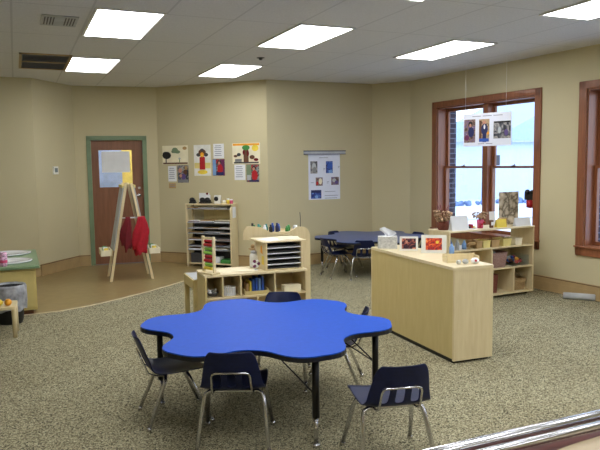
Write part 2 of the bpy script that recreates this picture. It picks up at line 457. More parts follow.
# ------------------------------------------------------------------ windows
def window(n, x0, x1, z0, z1):
    b = B()   # oak casing on the room side + jamb liner
    cw = .10
    for (a, c, d, e) in ((x0 - cw, x0, z0 - cw, z1 + .085), (x1, x1 + cw, z0 - cw, z1 + .085), (x0 - cw, x1 + cw, z1, z1 + .085), (x0 - cw, x1 + cw, z0 - cw, z0)):
        b.box(a, c, -.024, 0, d, e, bev=.004)
    for (a, c, d, e) in ((x0, x0 + .018, z0, z1), (x1 - .018, x1, z0, z1), (x0, x1, z1 - .018, z1), (x0, x1, z0, z0 + .018)):
        b.box(a, c, 0, .22, d, e)
    mid = (x0 + x1) / 2
    b.box(mid - .045, mid + .045, .06, .22, z0 + .018, z1 - .018, bev=.004)
    w = struct(n, b, 'oak'); attach(w, 6, 0)
    zm = 1.52
    for (a, c) in ((x0 + .018, mid - .045), (mid + .045, x1 - .018)):
        for (d, e, y) in ((z0 + .018, zm + .015, .12), (zm - .015, z1 - .018, .158)):
            b = B(); s = .042
            for (p, q, u, v) in ((a, a + s, d, e), (c - s, c, d, e), (a + s, c - s, d, d + (s if d < 1 else .03)), (a + s, c - s, e - (.03 if d < 1 else s), e)):
                b.box(p, q, y, y + .035, u, v, bev=.003)
            f = obj('sash', b, 'oak', w)
            b = B(); b.box(a + s - .005, c - s + .005, y + .014, y + .02, d + .03, e - .025); obj('pane', b, 'glass', f)
        b = B(); b.box((a + c) / 2 - .03, (a + c) / 2 + .03, .10, .12, zm + .0, zm + .022, bev=.004); b.tube([((a + c) / 2, .11, zm + .022), ((a + c) / 2 + .03, .1, zm + .035)], .006)
        obj('sash_lock', b, 'brown', w)
    b = B(); b.box(x0 - cw - .01, x1 + cw + .01, -.045, 0, z0 - .006, z0 + .014, bev=.004); obj('window_sill', b, 'oak', w)
for k, (a, b_, c, d) in enumerate(WIN): window('window_%d' % (k + 1), a, b_, c, d)

# ------------------------------------------------------------------ outside
b = B(); b.box(6.9, 90, -40, 90, -.75, -.6); sn = struct('ground_snow', b, 'snow')
b = B()
b.box(16.0, 40, 30.6, 38, -.6, 2.8, 0)
b.prism([(15.8, 2.75), (25.6, 2.75), (25.2, 3.85), (16.2, 3.85)], 30.3, 38.5, 1, 'xz')
b.prism([(25.4, 2.78), (40.6, 2.78), (33.0, 6.1)], 30.3, 38.5, 1, 'xz')
hs = thing('house', 'long pale house with snowy roof beyond the left window', 'house')
obj('wall', b, ['siding', 'roofing'], hs)
b = B(); b.box(25.9, 26.35, 30.52, 30.6, 1.35, 1.95); obj('house_window', b, 'dgrey', hs)
b = B(); b.box(15.7, 40.7, 30.2, 30.34, 2.7, 2.8); obj('gutter', b, 'lgrey', hs)
M['pole'] = plain('dark grey pole', (60, 66, 84), .6)
b = B(); b.tube([(24.3, 29.5, -.6), (24.3, 29.5, 5.2)], [.09, .06]); b.tube([(24.3, 29.5, 5.1), (24.3, 28.6, 5.3)], .04)
single('utility_pole', b, 'pole', 'thin grey pole in front of the pale house outside', 'pole')
b = B()
random.seed(3)
for k in range(190):
    b.ball((9 + k * .19 + random.uniform(-.1, .1), 26.5 + random.uniform(-.5, .5), -.5), random.uniform(.14, .26) * (.8 + .2 * math.sin(k * .17)), sz=.9, seg=8)
o = single('hedge', b, 'hedge', 'low bluish hedge across the snow outside the windows', 'hedge')
for k, (x, y, s) in enumerate([(15.5, 20.3, .75), (18.4, 19.6, .6)]):
    b = B(); b.lathe([(0, s * .6), (s * .5, s * .45), (s * .9, s * .15), (s * 1.3, 0), (0, 0)], (0, 0, 0), sy=.8)
    single('snow_bank', b, 'snow', ['larger heap of snow outside the left window', 'smaller heap of snow outside, right of the larger'][k], 'snow', (x, y, -.6))

# ------------------------------------------------------------------ ceiling fixtures
def ceiling_light(x, y, label):
    t = thing('ceiling_light', label, 'ceiling light', (x, y, HT))
    b = B(); w, l = .575, 1.19
    for (a, c, d, e) in ((-w / 2, -w / 2 + .022, -l / 2, l / 2), (w / 2 - .022, w / 2, -l / 2, l / 2), (-w / 2, w / 2, -l / 2, -l / 2 + .022), (-w / 2, w / 2, l / 2 - .022, l / 2)):
        b.box(a, c, d, e, -.012, -.001)
    obj('frame', b, 'frame_white', t)
    b = B(); b.box(-w / 2 + .02, w / 2 - .02, -l / 2 + .02, l / 2 - .02, -.009, -.003); obj('diffuser', b, 'lamp', t)
    return t
XS = (.94, 2.72, 4.54)
LBL = {(0, 1): 'nearer of the two glowing ceiling panels at the left, right of the small vent', (0, 2): 'farther glowing ceiling panel at the left, right beside the dark grille',
       (1, 1): 'nearer glowing ceiling panel above the room centre', (1, 2): 'farther glowing ceiling panel at the centre, near the detector',
       (2, 1): 'glowing ceiling panel above the left window', (2, 0): 'glowing ceiling panel at the top right, cut by the frame'}
YS = (3.86, 6.11, 8.60)
first = None
for i, x in enumerate(XS):
    for j, y in enumerate((3.82, 6.15, 8.6)):
        lab = LBL.get((i, j), 'glowing ceiling panel just outside the picture')
        if i == 2 and j == 2: continue
        yy = {(0, 1): 6.11, (1, 1): 6.09, (2, 1): 6.25, (0, 2): 8.62, (1, 2): 8.56, (2, 0): 3.86}.get((i, j), y)
        if first is None: first = ceiling_light(x, yy, lab); first['group'] = 'fluorescent ceiling panels'
        else: dup(first, (x, yy, HT), 0, lab, 'fluorescent ceiling panels')
for x in XS:
    for y in (1.4, -1.05): dup(first, (x, y, HT), 0, 'glowing ceiling panel just outside the picture', 'fluorescent ceiling panels')
pass

t = thing('return_grille', 'dark slatted return air grille in the ceiling, left of the far panel', 'vent', (.385, 8.52, HT))
b = B(); b.box(-.24, .27, -.58, .58, -.003, -.001); obj('backing', b, 'black', t)
b = B()
for (a, c, d, e) in ((-.28, -.25, -.59, .59), (.25, .28, -.59, .59), (-.28, .28, -.59, -.56), (-.28, .28, .56, .59), (-.28, .28, -.02, .02)): b.box(a, c, d, e, -.014, -.001)
obj('frame', b, 'base_tan', t)
for sgn in (-1, 1):
    b = B()
    for k in range(11):
        y = sgn * .29 + (k - 5) * .047
        b.box(-.25, .25, y - .014, y + .014, -.011, -.008, rot=RX(R(12)))
    obj('slat_panel', b, 'grey', t)
t = thing('supply_vent', 'small pale supply vent in the ceiling tile, left of the near panel', 'vent', (.415, 6.12, HT))
b = B(); b.box(-.15, .15, -.21, .21, -.008, -.001, bev=.002); obj('frame', b, 'lgrey', t)
b = B()
for k in range(-5, 6):
    if abs(k) > 1: b.box(k * .024 - .005, k * .024 + .005, -.15, .15, -.0105, -.0085)
obj('slot', b, 'dgrey', t)
b = B(); b.lathe([(0, -.028), (.018, -.026), (.022, -.008), (.05, -.004), (.05, -.001), (0, -.001)])
single('sprinkler_head', b, 'dgrey', 'tiny dark sprinkler head in the ceiling near the middle far panel', 'sprinkler', (2.76, 7.42, HT + .002))

# thermostat
t = thing('thermostat', 'small white thermostat on the angled wall left of the brown door', 'thermostat'); attach(t, 1, .44, 0, 1.55)
b = B(); b.box(-.055, .055, -.028, 0, -.06, .06, bev=.006); obj('body', b, 'frame_white', t)
b = B(); b.box(-.033, .033, -.031, -.028, -.03, .035); obj('screen', b, 'thermo', t)

# ------------------------------------------------------------------ flower shaped tables
def flower(scale=1., n=144):
    key = [(0, .842), (4, .846), (8, .838), (11, .818), (14, .785), (17, .738), (20, .692), (23, .662), (26, .646), (30, .640)]
    pts = []
    for k in range(n):
        a = 2 * PI * k / n; d = abs((math.degrees(a) - 32 + 30) % 60 - 30)
        for (p, q) in zip(key, key[1:]):
            if p[0] <= d <= q[0]:
                f = (d - p[0]) / (q[0] - p[0]); r = p[1] + (q[1] - p[1]) * f; break
        pts.append((r * scale * math.cos(a), r * scale * math.sin(a)))
    return pts
def flower_table(x, y, z, top, label, rz=0, group=None, S=1.):
    t = thing('activity_table', label, 'table', (x, y, 0), rz, group)
    b = B(); b.prism(flower(.998 * S), z - .006, z, 0); b.prism(flower(S), z - .032, z - .0062, 1); obj('tabletop', b, [top, 'rim'], t)
    for k in (1, 2, 4, 5):
        a = R(32 + 60 * k); r = .735 * S
        px, py = r * math.cos(a), r * math.sin(a)
        b = B(); b.tube([(px, py, z - .033), (px, py, .17)], .021, 0)
        b.tube([(px, py, .18), (px, py, .02)], .013, 1); b.lathe([(0, 0), (.022, .0), (.02, .018), (0, .02)], (px, py, 0), 1)
        b.box(px - .05, px + .05, py - .05, py + .05, z - .04, z - .033, 0)
        leg = obj('leg', b, ['black_metal', 'chrome'], t)
        b = B()
        for s in (-1, 1):
            tx = px * .62 - s * .16 * math.sin(a); ty = py * .62 + s * .16 * math.cos(a)
            b.tube([(px, py, z - .26), (tx, ty, z - .036)], .0045)
        obj('brace', b, 'black_metal', leg)
    return t
flower_table(1.462, 3.925, .56, 'blue', 'large bright blue flower shaped table in the foreground', S=.975)
flower_table(4.74, 8.20, .53, 'blue_dark', 'duller blue flower shaped table by the back wall', R(3))

# ------------------------------------------------------------------ chairs
def make_chair(label, shell='navy'):
    t = thing('school_chair', label, 'chair', (0, 0, 0), 0, 'navy stacking chairs')
    prof = [(.185, .300, .15), (.180, .318, .165), (.150, .330, .172), (.06, .322, .176), (-.04, .316, .176), (-.115, .318, .176), (-.150, .328, .176), (-.174, .350, .164),
            (-.188, .378, .160), (-.202, .410, .155), (-.217, .445, .149), (-.232, .485, .141), (-.247, .525, .132), (-.258, .550, .118), (-.262, .560, .104)]
    us = [-1, -.93, -.72, -.54, -.36, -.10, .10, .36, .54, .72, .93, 1]
    us = [-1, -.93, -.60, -.36, -.30, -.13, .13, .30, .36, .60, .93, 1]
    bm = bmesh.new(); g = []
    for j, (y, z, w) in enumerate(prof):
        row = []
        back = max(0, min(1, (z - .33) / .08)) if y < -.1 else 0
        for u in us:
            curl = abs(u) ** 3 * .018
            row.append(bm.verts.new((u * w, y + curl * back * 1.4, z + curl * (1 - back) * (1 if j > 1 else .3))))
        g.append(row)
    for j in range(len(prof) - 1):
        for i in range(len(us) - 1):
            if j in (7, 8, 9) and i in (2, 5, 8): continue       # three slots in the lower back
            f = bm.faces.new((g[j][i], g[j][i + 1], g[j + 1][i + 1], g[j + 1][i])); f.smooth = True
    bb = B(); bb.bm.free(); bb.bm = bm
    s = obj('shell', bb, shell, t)
    m = s.modifiers.new('thick', 'SOLIDIFY'); m.thickness = .007; m.offset = 0
    m = s.modifiers.new('smooth', 'SUBSURF'); m.levels = 1; m.render_levels = 2
    for (ty, fy, nm) in ((-.085, -.205, 'rear'), (.055, .185, 'front')):
        pts = []
        for sx in (-1, 1):
            c = [(sx * .19, fy, .012), (sx * .160, ty + (fy - ty) * .13, .262), (sx * .150, ty + (fy - ty) * .04, .289), (sx * .128, ty, .301), (sx * .10, ty, .302)]
            pts += c if sx == -1 else c[::-1]
        b = B(); b.tube(pts, .0115, 0, 10)
        leg = obj('leg_frame', b, 'chrome', t)
        for sx in (-1, 1):
            b = B(); b.lathe([(0, 0), (.015, 0), (.016, .012), (.012, .022), (0, .022)], (sx * .19, fy, 0), 0, 12)
            obj('foot_glide', b, 'chrome', leg)
    b = B(); b.tube([(-.105, -.07, .305), (-.105, -.15, .310), (-.104, -.187, .33), (-.10, -.222, .42), (-.093, -.228, .437), (-.078, -.231, .444), (.078, -.231, .444), (.093, -.228, .437), (.10, -.222, .42), (.104, -.187, .33), (.105, -.15, .310), (.105, -.07, .305)], .006)
    obj('back_brace', b, 'chrome', t)
    return t
ch = [
    ((.875, 4.02), -2, 'dark navy chair seen side-on at the left of the bright blue table'),
    ((1.115, 3.515), 66, 'navy chair seen from behind, tucked at the front left of the bright blue table'),
    ((1.785, 2.93), 77, 'navy chair with slotted back pulled away from the table, front right'),
    ((2.04, 4.10), 150, 'navy chair half hidden behind the right lobe of the bright blue table'),
    ((1.77, 4.44), 242, 'navy chair on the far side of the bright blue table, facing the camera'),
    ((4.385, 7.80), 60, 'navy chair seen from behind at the duller blue table near the back wall'),
    ((4.15, 8.12), -4, 'navy chair seen side-on at the left end of the duller blue table'),
    ((4.53, 8.66), 292, 'navy chair on the far side of the duller blue table'),
    ((5.24, 8.06), 188, 'navy chair right of the duller blue table, peeking over the maple cabinet')]
c0 = None
for (x, y), a, lab in ch:
    rz = R(a - 90)
    if c0 is None:
        c0 = make_chair(lab); c0.location = (x, y, 0); c0.rotation_euler = (0, 0, rz)
    else:
        cc = dup(c0, (x, y, 0), rz, lab)
        if y < 3.7 or a == 242: cc.scale = (1.06, 1.06, 1.06)

# ------------------------------------------------------------------ maple cabinet on the right of the table
t = thing('storage_cabinet', 'low maple storage cabinet with plain yellowish back, right of the blue table', 'cabinet', (3.107, 4.10, 0), R(-2.8))
Wc, Lc, Hc = .37, 1.42, .775
b = B(); b.box(.0, .012, .022, Lc - .022, .035, Hc - .025); part_label(obj('back_panel', b, 'panel_wood', t), 'flat yellowish back panel')
for y0 in (0, Lc - .022):
    b = B(); b.box(0, Wc, y0, y0 + .022, .02, Hc - .0245, bev=.002); obj('end_panel', b, 'maple', t)
def rounded(w, l, r, seg=6, x=0, y=0):
    p = []
    for (cx, cy, a0) in ((x + w - r, y + l - r, 0), (x + r, y + l - r, 90), (x + r, y + r, 180), (x + w - r, y + r, 270)):
        for k in range(seg + 1):
            a = R(a0 + 90 * k / seg); p.append((cx + r * math.cos(a), cy + r * math.sin(a)))
    return p
b = B(); b.prism(rounded(Wc + .012, Lc + .012, .02, x=-.006, y=-.006), Hc - .024, Hc, 0, bev=.01); obj('worktop', b, 'maple_flat', t)
for z in (.04, .40):
    b = B(); b.box(.013, Wc - .01, .022, Lc - .022, z, z + .018); obj('shelf', b, 'maple', t)
b = B(); b.box(.013, Wc - .01, Lc / 2 - .01, Lc / 2 + .01, .058, Hc - .0245); obj('divider', b, 'maple', t)
b = B(); b.box(.01, Wc - .02, .03, Lc - .03, 0.0, .034); obj('plinth', b, 'black', t)

def cab(x, y):   # point on the cabinet top from world x,y
    return (x + .06, y - .05, Hc)
# tissue box
t = thing('tissue_box', 'speckled grey tissue box at the far end of the maple cabinet', 'tissue box', cab(3.215, 5.42), R(-32))
t.scale = (1.1, 1.0, 1.0)
b = B(); b.box(-.085, .085, -.06, .06, 0, .115, bev=.003); b.lathe([(0, 0), (.03, 0), (.03, .002), (0, .002)], (0, 0, .115), 1, sx=1.3); obj('carton', b, ['tissue_box', 'white'], t)
bm = bmesh.new(); g = []
for j in range(7):
    f = j / 6; g.append([bm.verts.new(((-.03 + .015 * math.sin(i * 1.1 + j)) * (1) + i * .012 * (1 + .9 * math.sin(f * PI)) - .035 * f, .014 * math.sin(i * 1.7 + j * .6), .112 + .095 * f * (1 - .06 * abs(i - 2)))) for i in range(6)])
for j in range(6):
    for i in range(5): bm.faces.new((g[j][i], g[j][i + 1], g[j + 1][i + 1], g[j + 1][i])).smooth = True
bb = B(); bb.bm.free(); bb.bm = bm; o = obj('tissue', bb, 'white', t); md = o.modifiers.new('t', 'SOLIDIFY'); md.thickness = .002; md = o.modifiers.new('s', 'SUBSURF')
# picture frames
def shapes(b, lst, y0, step=.0006):
    """lst of (kind, cx, cz, rx, rz, mat index), laid on the face y=y0 looking towards -y"""
    for k, (kd, cx, cz, rx, rz_, m) in enumerate(lst):
        y = y0 - step * (k + 1)
        if kd == 'r': b.box(cx - rx, cx + rx, y, y0, cz - rz_, cz + rz_, m)
        else:
            n = 14; b.prism([(cx + rx * math.cos(2 * PI * q / n), cz + rz_ * math.sin(2 * PI * q / n)) for q in range(n)], y, y0, m, 'xz')
def photo_frame(x, y, w, h, pw, ph, pic, mats, label, ang):
    t = thing('framed_photo', label, 'photo frame', cab(x, y), R(ang))
    b = B(); rt = RX(R(-8))
    b.box(-w / 2, w / 2, -.006, .006, .0, h, bev=.002); o = obj('frame', b, 'frame_white', t); o.rotation_euler = (R(-8), 0, 0)
    b = B(); b.box(-pw / 2, pw / 2, -.008, -.006, h / 2 - ph / 2, h / 2 + ph / 2); shapes(b, pic, -.008)
    p = obj('photograph', b, mats, t); p.rotation_euler = (R(-8), 0, 0)
    b = B(); b.box(-.03, .03, .035, .039, .003, h * .7, rot=RX(R(20))); obj('stand', b, 'frame_white', t)
photo_frame(3.275, 5.14, .17, .135, .13, .098, [('e', -.02, .085, .012, .014, 1)], ['ph_dark', 'skin'], 'small white photo frame with a dark photo beside the tissue box', -34)
photo_frame(3.385, 4.90, .225, .165, .145, .108, [('e', .03, .10, .014, .014, 1)], ['ph_fire', 'yellow'], 'larger white photo frame with a red and orange photo on the maple cabinet', -34)
# blue bottle behind
b = B(); b.lathe([(0, 0), (.022, 0), (.022, .07), (.012, .085), (.012, .10), (0, .10)]); single('glue_bottle', b, 'skyblue', 'small pale blue bottle right of the larger photo frame', 'bottle', (3.50, 4.66, Hc))
# wooden tray with small objects
t = thing('wooden_tray', 'narrow wooden tray near the front end of the maple cabinet', 'tray', (3.345, 4.33, Hc), R(-14))
b = B(); b.box(-.14, .14, -.05, .05, 0, .008, 0); b.box(-.14, .14, .042, .05, .008, .062); b.box(-.14, -.132, -.05, .042, .008, .05); b.box(.132, .14, -.05, .042, .008, .05); b.box(-.132, .132, -.05, -.042, .008, .02)
obj('tray_body', b, 'maple', t)
for k, (x, y, mk, rr, lab) in enumerate([(3.24, 4.22, 'tissue_box', .022, 'small speckled pebble in front of the wooden tray, leftmost'), (3.295, 4.205, 'lgrey', .026, 'small grey pebble in front of the wooden tray, middle')]):
    b = B(); b.ball((0, 0, rr * .8), rr, sz=.8); single('pebble', b, mk, lab, 'pebble', (x, y, Hc), 0, 'pebbles by the wooden tray')
t = thing('painted_shell', 'white rounded shell with a red dot, front end of the maple cabinet', 'shell', (3.37, 4.18, Hc))
b = B(); b.ball((0, 0, .026), .034, sz=.76); obj('body', b, 'white', t); b = B(); b.ball((-.012, -.026, .03), .011); part_label(obj('dot', b, 'red', t), 'red dot')

# ------------------------------------------------------------------ shelf by the window
SX, SY, SR = 4.385, 5.88, math.atan2(.07, 1.38)
ts = thing('open_shelf', 'open maple shelf unit standing in front of the left window', 'shelf', (SX, SY, 0), SR)
L, D, H = 1.29, .37, .825
def sb(name, x0, x1, y0, y1, z0, z1, mat='maple', bev=.002):
    b = B(); b.box(x0, x1, y0, y1, z0, z1, bev=bev); return obj(name, b, mat, ts)
sb('side_panel', 0, .018, 0, D, .03, H - .018); sb('side_panel', L - .018, L, 0, D, .03, H - .018)
sb('top_panel', -.004, L + .004, -.004, D + .004, H - .018, H, 'maple_flat')
sb('shelf_board', .018, L - .018, 0, D, .585, .603); sb('shelf_board', .640, L - .018, 0, D, .335, .351); sb('bottom_board', .018, L - .018, 0, D, .03, .05)
sb('shelf_board', .018, .622, 0, D, .31, .326)
sb('divider', .622, .640, 0, D, .05, .585); sb('divider', .968, .986, 0, D, .05, .335)
sb('back_panel', .018, L - .018, D - .008, D - .002, .05, .585, 'maple', 0)
for (x, y) in ((.06, .06), (L - .06, .06), (.06, D - .06), (L - .06, D - .06)):
    b = B(); b.tube([(x - .01, y, .0155), (x + .01, y, .0155)], .0155); obj('caster', b, 'black', ts)
def onsh(x, y, z=H):   # x,y in shelf frame
    c, s = math.cos(SR), math.sin(SR); return (SX + x * c - y * s, SY + x * s + y * c, z)
def sthing(name, label, cat, x, y, z=H, rz=0, group=None): return thing(name, label, cat, onsh(x, y, z), SR + rz, group)
# top row bins
for k, (x, mk, lab, w) in enumerate([(.455, 'tan', 'tan bin on the upper shelf, leftmost of the row of small bins', .085), (.565, 'paleyellow', 'pale yellow bin on the upper shelf, left of the centre', .11), (.70, 'tan', 'tan bin on the upper shelf, between the two yellow bins', .12), (.88, 'paleyellow', 'pale yellow bin on the upper shelf, right one of the two yellow bins', .13), (1.06, 'cream', 'cream bin on the upper shelf, rightmost of the row', .11)]):
    b = B(); h = .085; hw = w / 2
    b.prism([(-hw * .85, 0), (hw * .85, 0), (hw, h), (-hw, h)], -.09, -.086, 0, 'xz'); b.prism([(-hw * .85, 0), (hw * .85, 0), (hw, h), (-hw, h)], .086, .09, 0, 'xz')
    b.box(-hw * .85, hw * .85, -.086, .086, 0, .004); b.box(-hw * .95, -hw * .88, -.086, .086, .002, h); b.box(hw * .88, hw * .95, -.086, .086, .002, h)
    t = sthing('storage_bin', lab, 'bin', x, .11, .603, 0, 'small bins on the upper shelf'); obj('bin_body', b, mk, t)
    b = B(); b.box(-hw * .84, hw * .84, -.08, .08, .004, h * .7); obj('contents', b, 'treasure', t)
    b = B(); b.box(-hw * 1.06, hw * 1.06, -.096, -.09, h - .01, h); obj('rim', b, mk, t)
# blue glassy things on the left of the upper shelf
random.seed(5)
for k in range(6):
    x = .08 + k * .05; r = random.uniform(.018, .026); h = random.uniform(.06, .12)
    b = B(); b.lathe([(0, 0), (r, 0), (r, h * .6), (r * .5, h * .8), (r * .5, h), (0, h)])
    single('small_bottle', b, ['bluep', 'skyblue', 'lgrey'][k % 3], 'small %s bottle on the upper shelf, %s' % (['blue', 'pale blue', 'grey'][k % 3], ['farthest left', 'second from the left', 'third from the left', 'fourth from the left', 'fifth from the left', 'nearest the toy horse'][k]), 'bottle', onsh(x, .08 + .06 * (k % 2), .603), 0, 'small bottles on the upper shelf')
# toy horse
t = sthing('toy_horse', 'brown toy horse standing at the edge of the upper shelf', 'toy', .36, .05, .603, 0)
b = B(); b.tube([(-.05, 0, .055), (-.02, 0, .06), (.02, 0, .058), (.05, 0, .06)], [.014, .019, .018, .015]); b.tube([(.045, 0, .062), (.065, 0, .085), (.075, 0, .095)], [.013, .010, .009]); b.tube([(.07, 0, .096), (.098, 0, .085)], [.010, .006])
for sx in (-.04, .042):
    for sy in (-.01, .01): b.tube([(sx, sy, .055), (sx + .003, sy, .03), (sx, sy, .0)], [.008, .005, .005])
b.tube([(-.05, 0, .06), (-.066, 0, .05), (-.07, 0, .025)], [.004, .007, .003]); obj('body', b, 'tan', t)
# middle row: rosy basket and box of trinkets
def basket(name, lab, x, y, z, w, d, h, mk, cont, group=None, handle=False):
    t = sthing(name, lab, 'basket', x, y, z, 0, group)
    b = B(); n = 28
    def ring(s, zz): 
        p = []
        for k in range(n):
            a = 2 * PI * k / n; c, s_ = math.cos(a), math.sin(a)
            p.append((math.copysign(abs(c) ** .5, c) * w / 2 * s, math.copysign(abs(s_) ** .5, s_) * d / 2 * s, zz))
        return p
    bm = bmesh.new(); rr = [ring(.85, 0), ring(.93, h * .5), ring(1, h), ring(.95, h), ring(.86, h * .5), ring(.78, .01)]
    vs = [[bm.verts.new(q) for q in r_] for r_ in rr]
    for a, c in zip(vs, vs[1:]):
        for k in range(n): bm.faces.new((a[k], a[(k + 1) % n], c[(k + 1) % n], c[k])).smooth = True
    bm.faces.new(vs[0]); bm.faces.new(vs[-1])
    b.bm.free(); b.bm = bm; obj('basket_body', b, mk, t)
    b = B(); b.tube(ring(.985, h + .002), .006, closed=True); obj('rim', b, mk, t)
    if cont:
        random.seed(int(x * 100)); b = B()
        for k in range(12): b.ball((random.uniform(-.3, .3) * w, random.uniform(-.3, .3) * d, h * .72 + random.uniform(0, .02)), random.uniform(.018, .03), k % 4)
        o = obj('contents', b, cont, t); o['kind'] = 'stuff'
    if handle:
        b = B(); b.tube([(-w * .45, 0, h), (-w * .3, 0, h + .05), (0, 0, h + .07), (w * .3, 0, h + .05), (w * .45, 0, h)], .006); obj('handle', b, mk, t)
    return t
basket('woven_basket', 'rosy woven basket on the middle shelf of the window unit', .80, .15, .351, .27, .24, .17, 'wicker_pink', ['dgrey', 'brown', 'white', 'tan'])
basket('wicker_basket', 'light wicker basket with green inside, bottom right of the window unit', 1.13, .15, .05, .24, .22, .13, 'wicker', ['green', 'lime', 'tan', 'green'], handle=True)
basket('tall_basket', 'tall red brown wicker basket, bottom middle of the window unit', .725, .12, .05, .14, .14, .21, 'wicker_red', ['brown', 'red', 'tan', 'brown'])
t = sthing('clear_tub', 'clear tub of red and blue toys, middle shelf at the right', 'tub', 1.12, .14, .351)
b = B()
for (a, c, d, e) in ((-.13, .13, -.1, -.097), (-.13, .13, .097, .1), (-.13, -.127, -.1, .1), (.127, .13, -.1, .1)): b.box(a, c, d, e, 0, .12)
b.box(-.13, .13, -.1, .1, 0, .003); obj('tub_wall', b, 'glass', t)
random.seed(8); b = B()
for k in range(24): b.ball((random.uniform(-.1, .1), random.uniform(-.075, .075), .028 + random.uniform(0, .07)), random.uniform(.018, .026), k % 5)
o = obj('contents', b, ['red', 'bluep', 'white', 'orange', 'brown'], t); o['kind'] = 'stuff'
# items on the top
t = sthing('twig_pot', 'squat terracotta pot of dried brown foliage at the left end of the window shelf', 'plant', .075, .20)
b = B(); b.lathe([(0, 0), (.055, 0), (.07, .04), (.06, .09), (.05, .10), (0, .095)]); obj('pot', b, 'wicker_red', t)
random.seed(2); b = B()
for k in range(64):
    a = random.uniform(0, 2 * PI); r = random.uniform(.03, .115); z = random.uniform(.13, .24)
    b.tube([(0, 0, .09), (r * .6 * math.cos(a), r * .6 * math.sin(a), z - .01), (r * math.cos(a), r * math.sin(a), z - .03)], [.003, .006, .019], 0, 6)
part_label(obj('foliage', b, 'dried', t), 'drooping dried grass heads')
b = B()
for k in range(9):
    a = 2 * PI * k / 9; b.tube([(0, 0, .1), (.04 * math.cos(a), .04 * math.sin(a), .22), (.075 * math.cos(a), .075 * math.sin(a), .285)], [.003, .003, .002], 0, 6)
part_label(obj('stem', b, 'dark_red', t), 'thin dark red stems')
def tent(name, lab, x, y, w, h, mk, rz=0, lines=True, lean=12):
    t = sthing(name, lab, 'card', x, y, H, rz)
    b = B(); th = math.tan(R(lean)) * h
    b.prism([(0, 0), (.003, 0), (th + .003, h), (th, h)], -w / 2, w / 2, 0, 'yz'); b.prism([(2 * th + .003, 0), (2 * th, 0), (th, h), (th + .003, h)], -w / 2, w / 2, 0, 'yz')
    o = obj('card', b, mk, t)
    return t
tent('folded_card', 'large white folded card standing beside the dried foliage pot', .185, .03, .225, .165, 'white', -.1)
t = sthing('marker_tray', 'low white tray with small coloured blocks between two plants', 'tray', .385, .12)
b = B(); b.box(-.075, .075, -.05, .05, 0, .01); obj('tray_body', b, 'white', t)
for k, mk in enumerate(('green', 'black', 'red', 'paleyellow')):
    b = B(); b.box(-.06 + k * .035, -.035 + k * .035, -.03, .02, .01, .055 - .008 * (k % 2) * 3, bev=.002); obj('block', b, mk, t)
t = sthing('pink_cup', 'pink cup of dried grass heads in the middle of the window shelf', 'cup', .55, .12)
b = B(); b.lathe([(0, 0), (.032, 0), (.042, .10), (.038, .10), (.03, .006), (0, .006)]); obj('cup', b, 'pink', t)
b = B()
for k in range(3): b.ball((-.035 + .03 * k, -.04, .03 + .02 * k), .012, 0)
part_label(obj('bead', b, 'red', t), 'red beads')
random.seed(4); b = B()
for k in range(32):
    a = random.uniform(0, 2 * PI); r = random.uniform(.03, .10); z = random.uniform(.14, .20)
    b.tube([(0, 0, .08), (r * .5 * math.cos(a), r * .5 * math.sin(a), z), (r * math.cos(a), r * math.sin(a), z - .02)], [.002, .003, .012], 0, 6)
obj('foliage', b, 'dried', t)
b = B(); b.box(-.02, .02, -.015, .015, 0, .09, 0, bev=.003); b.box(-.016, .016, -.0165, -.015, .03, .07, 1); single('small_box', b, ['brown', 'white'], 'little brown box with white label left of the yellow card', 'box', onsh(.685, .08))
tent('folded_card', 'bright yellow folded card on the window shelf', .81, .04, .155, .095, 'yellow')
b = B(); b.box(-.05, .05, -.03, .03, 0, .10, bev=.004); single('cardboard_box', b, 'tan', 'small tan box behind the yellow card', 'box', onsh(.91, .14))
t = sthing('stone_print', 'grey brown stone patterned board standing on the window shelf', 'board', 1.13, .26, H, .02)
b = B(); b.box(-.16, .16, 0, .008, 0, .40); obj('board', b, 'stone', t)
b = B(); b.box(-.03, .03, .045, .05, .003, .25, rot=RX(R(16))); obj('prop', b, 'tan', t)
tent('folded_card', 'long low white folded card at the right end of the window shelf', 1.14, .03, .25, .10, 'white')
b = B(); b.box(0, .09, 0, .004, 0, .17); o = single('paper_sheet', b, 'white', 'small white sheet standing left of the stone patterned board', 'paper', onsh(.835, .27)); o.rotation_euler = (R(-4), 0, SR)
# red-black ornament hanging at the window above the shelf
t = thing('window_ornament', 'black and red ornament hung on the window glass at the right', 'ornament'); attach(t, 6, 2.37, .09, 1.0)
b = B(); b.box(-.085, .085, 0, .014, .10, .20, bev=.01); b.ball((-.03, .0, .2), .035); b.ball((.045, 0, .2), .03); obj('top', b, 'black', t)
b = B(); b.ball((.02, -.002, .05), .05, sz=1.1); b.box(-.05, .07, 0, .012, 0, .1, bev=.008); part_label(obj('bottom', b, 'red', t), 'red lower half')
b = B(); b.tube([(0, .006, .2), (0, .006, .52)], .0015, 0, 6); obj('string', b, 'white', t)

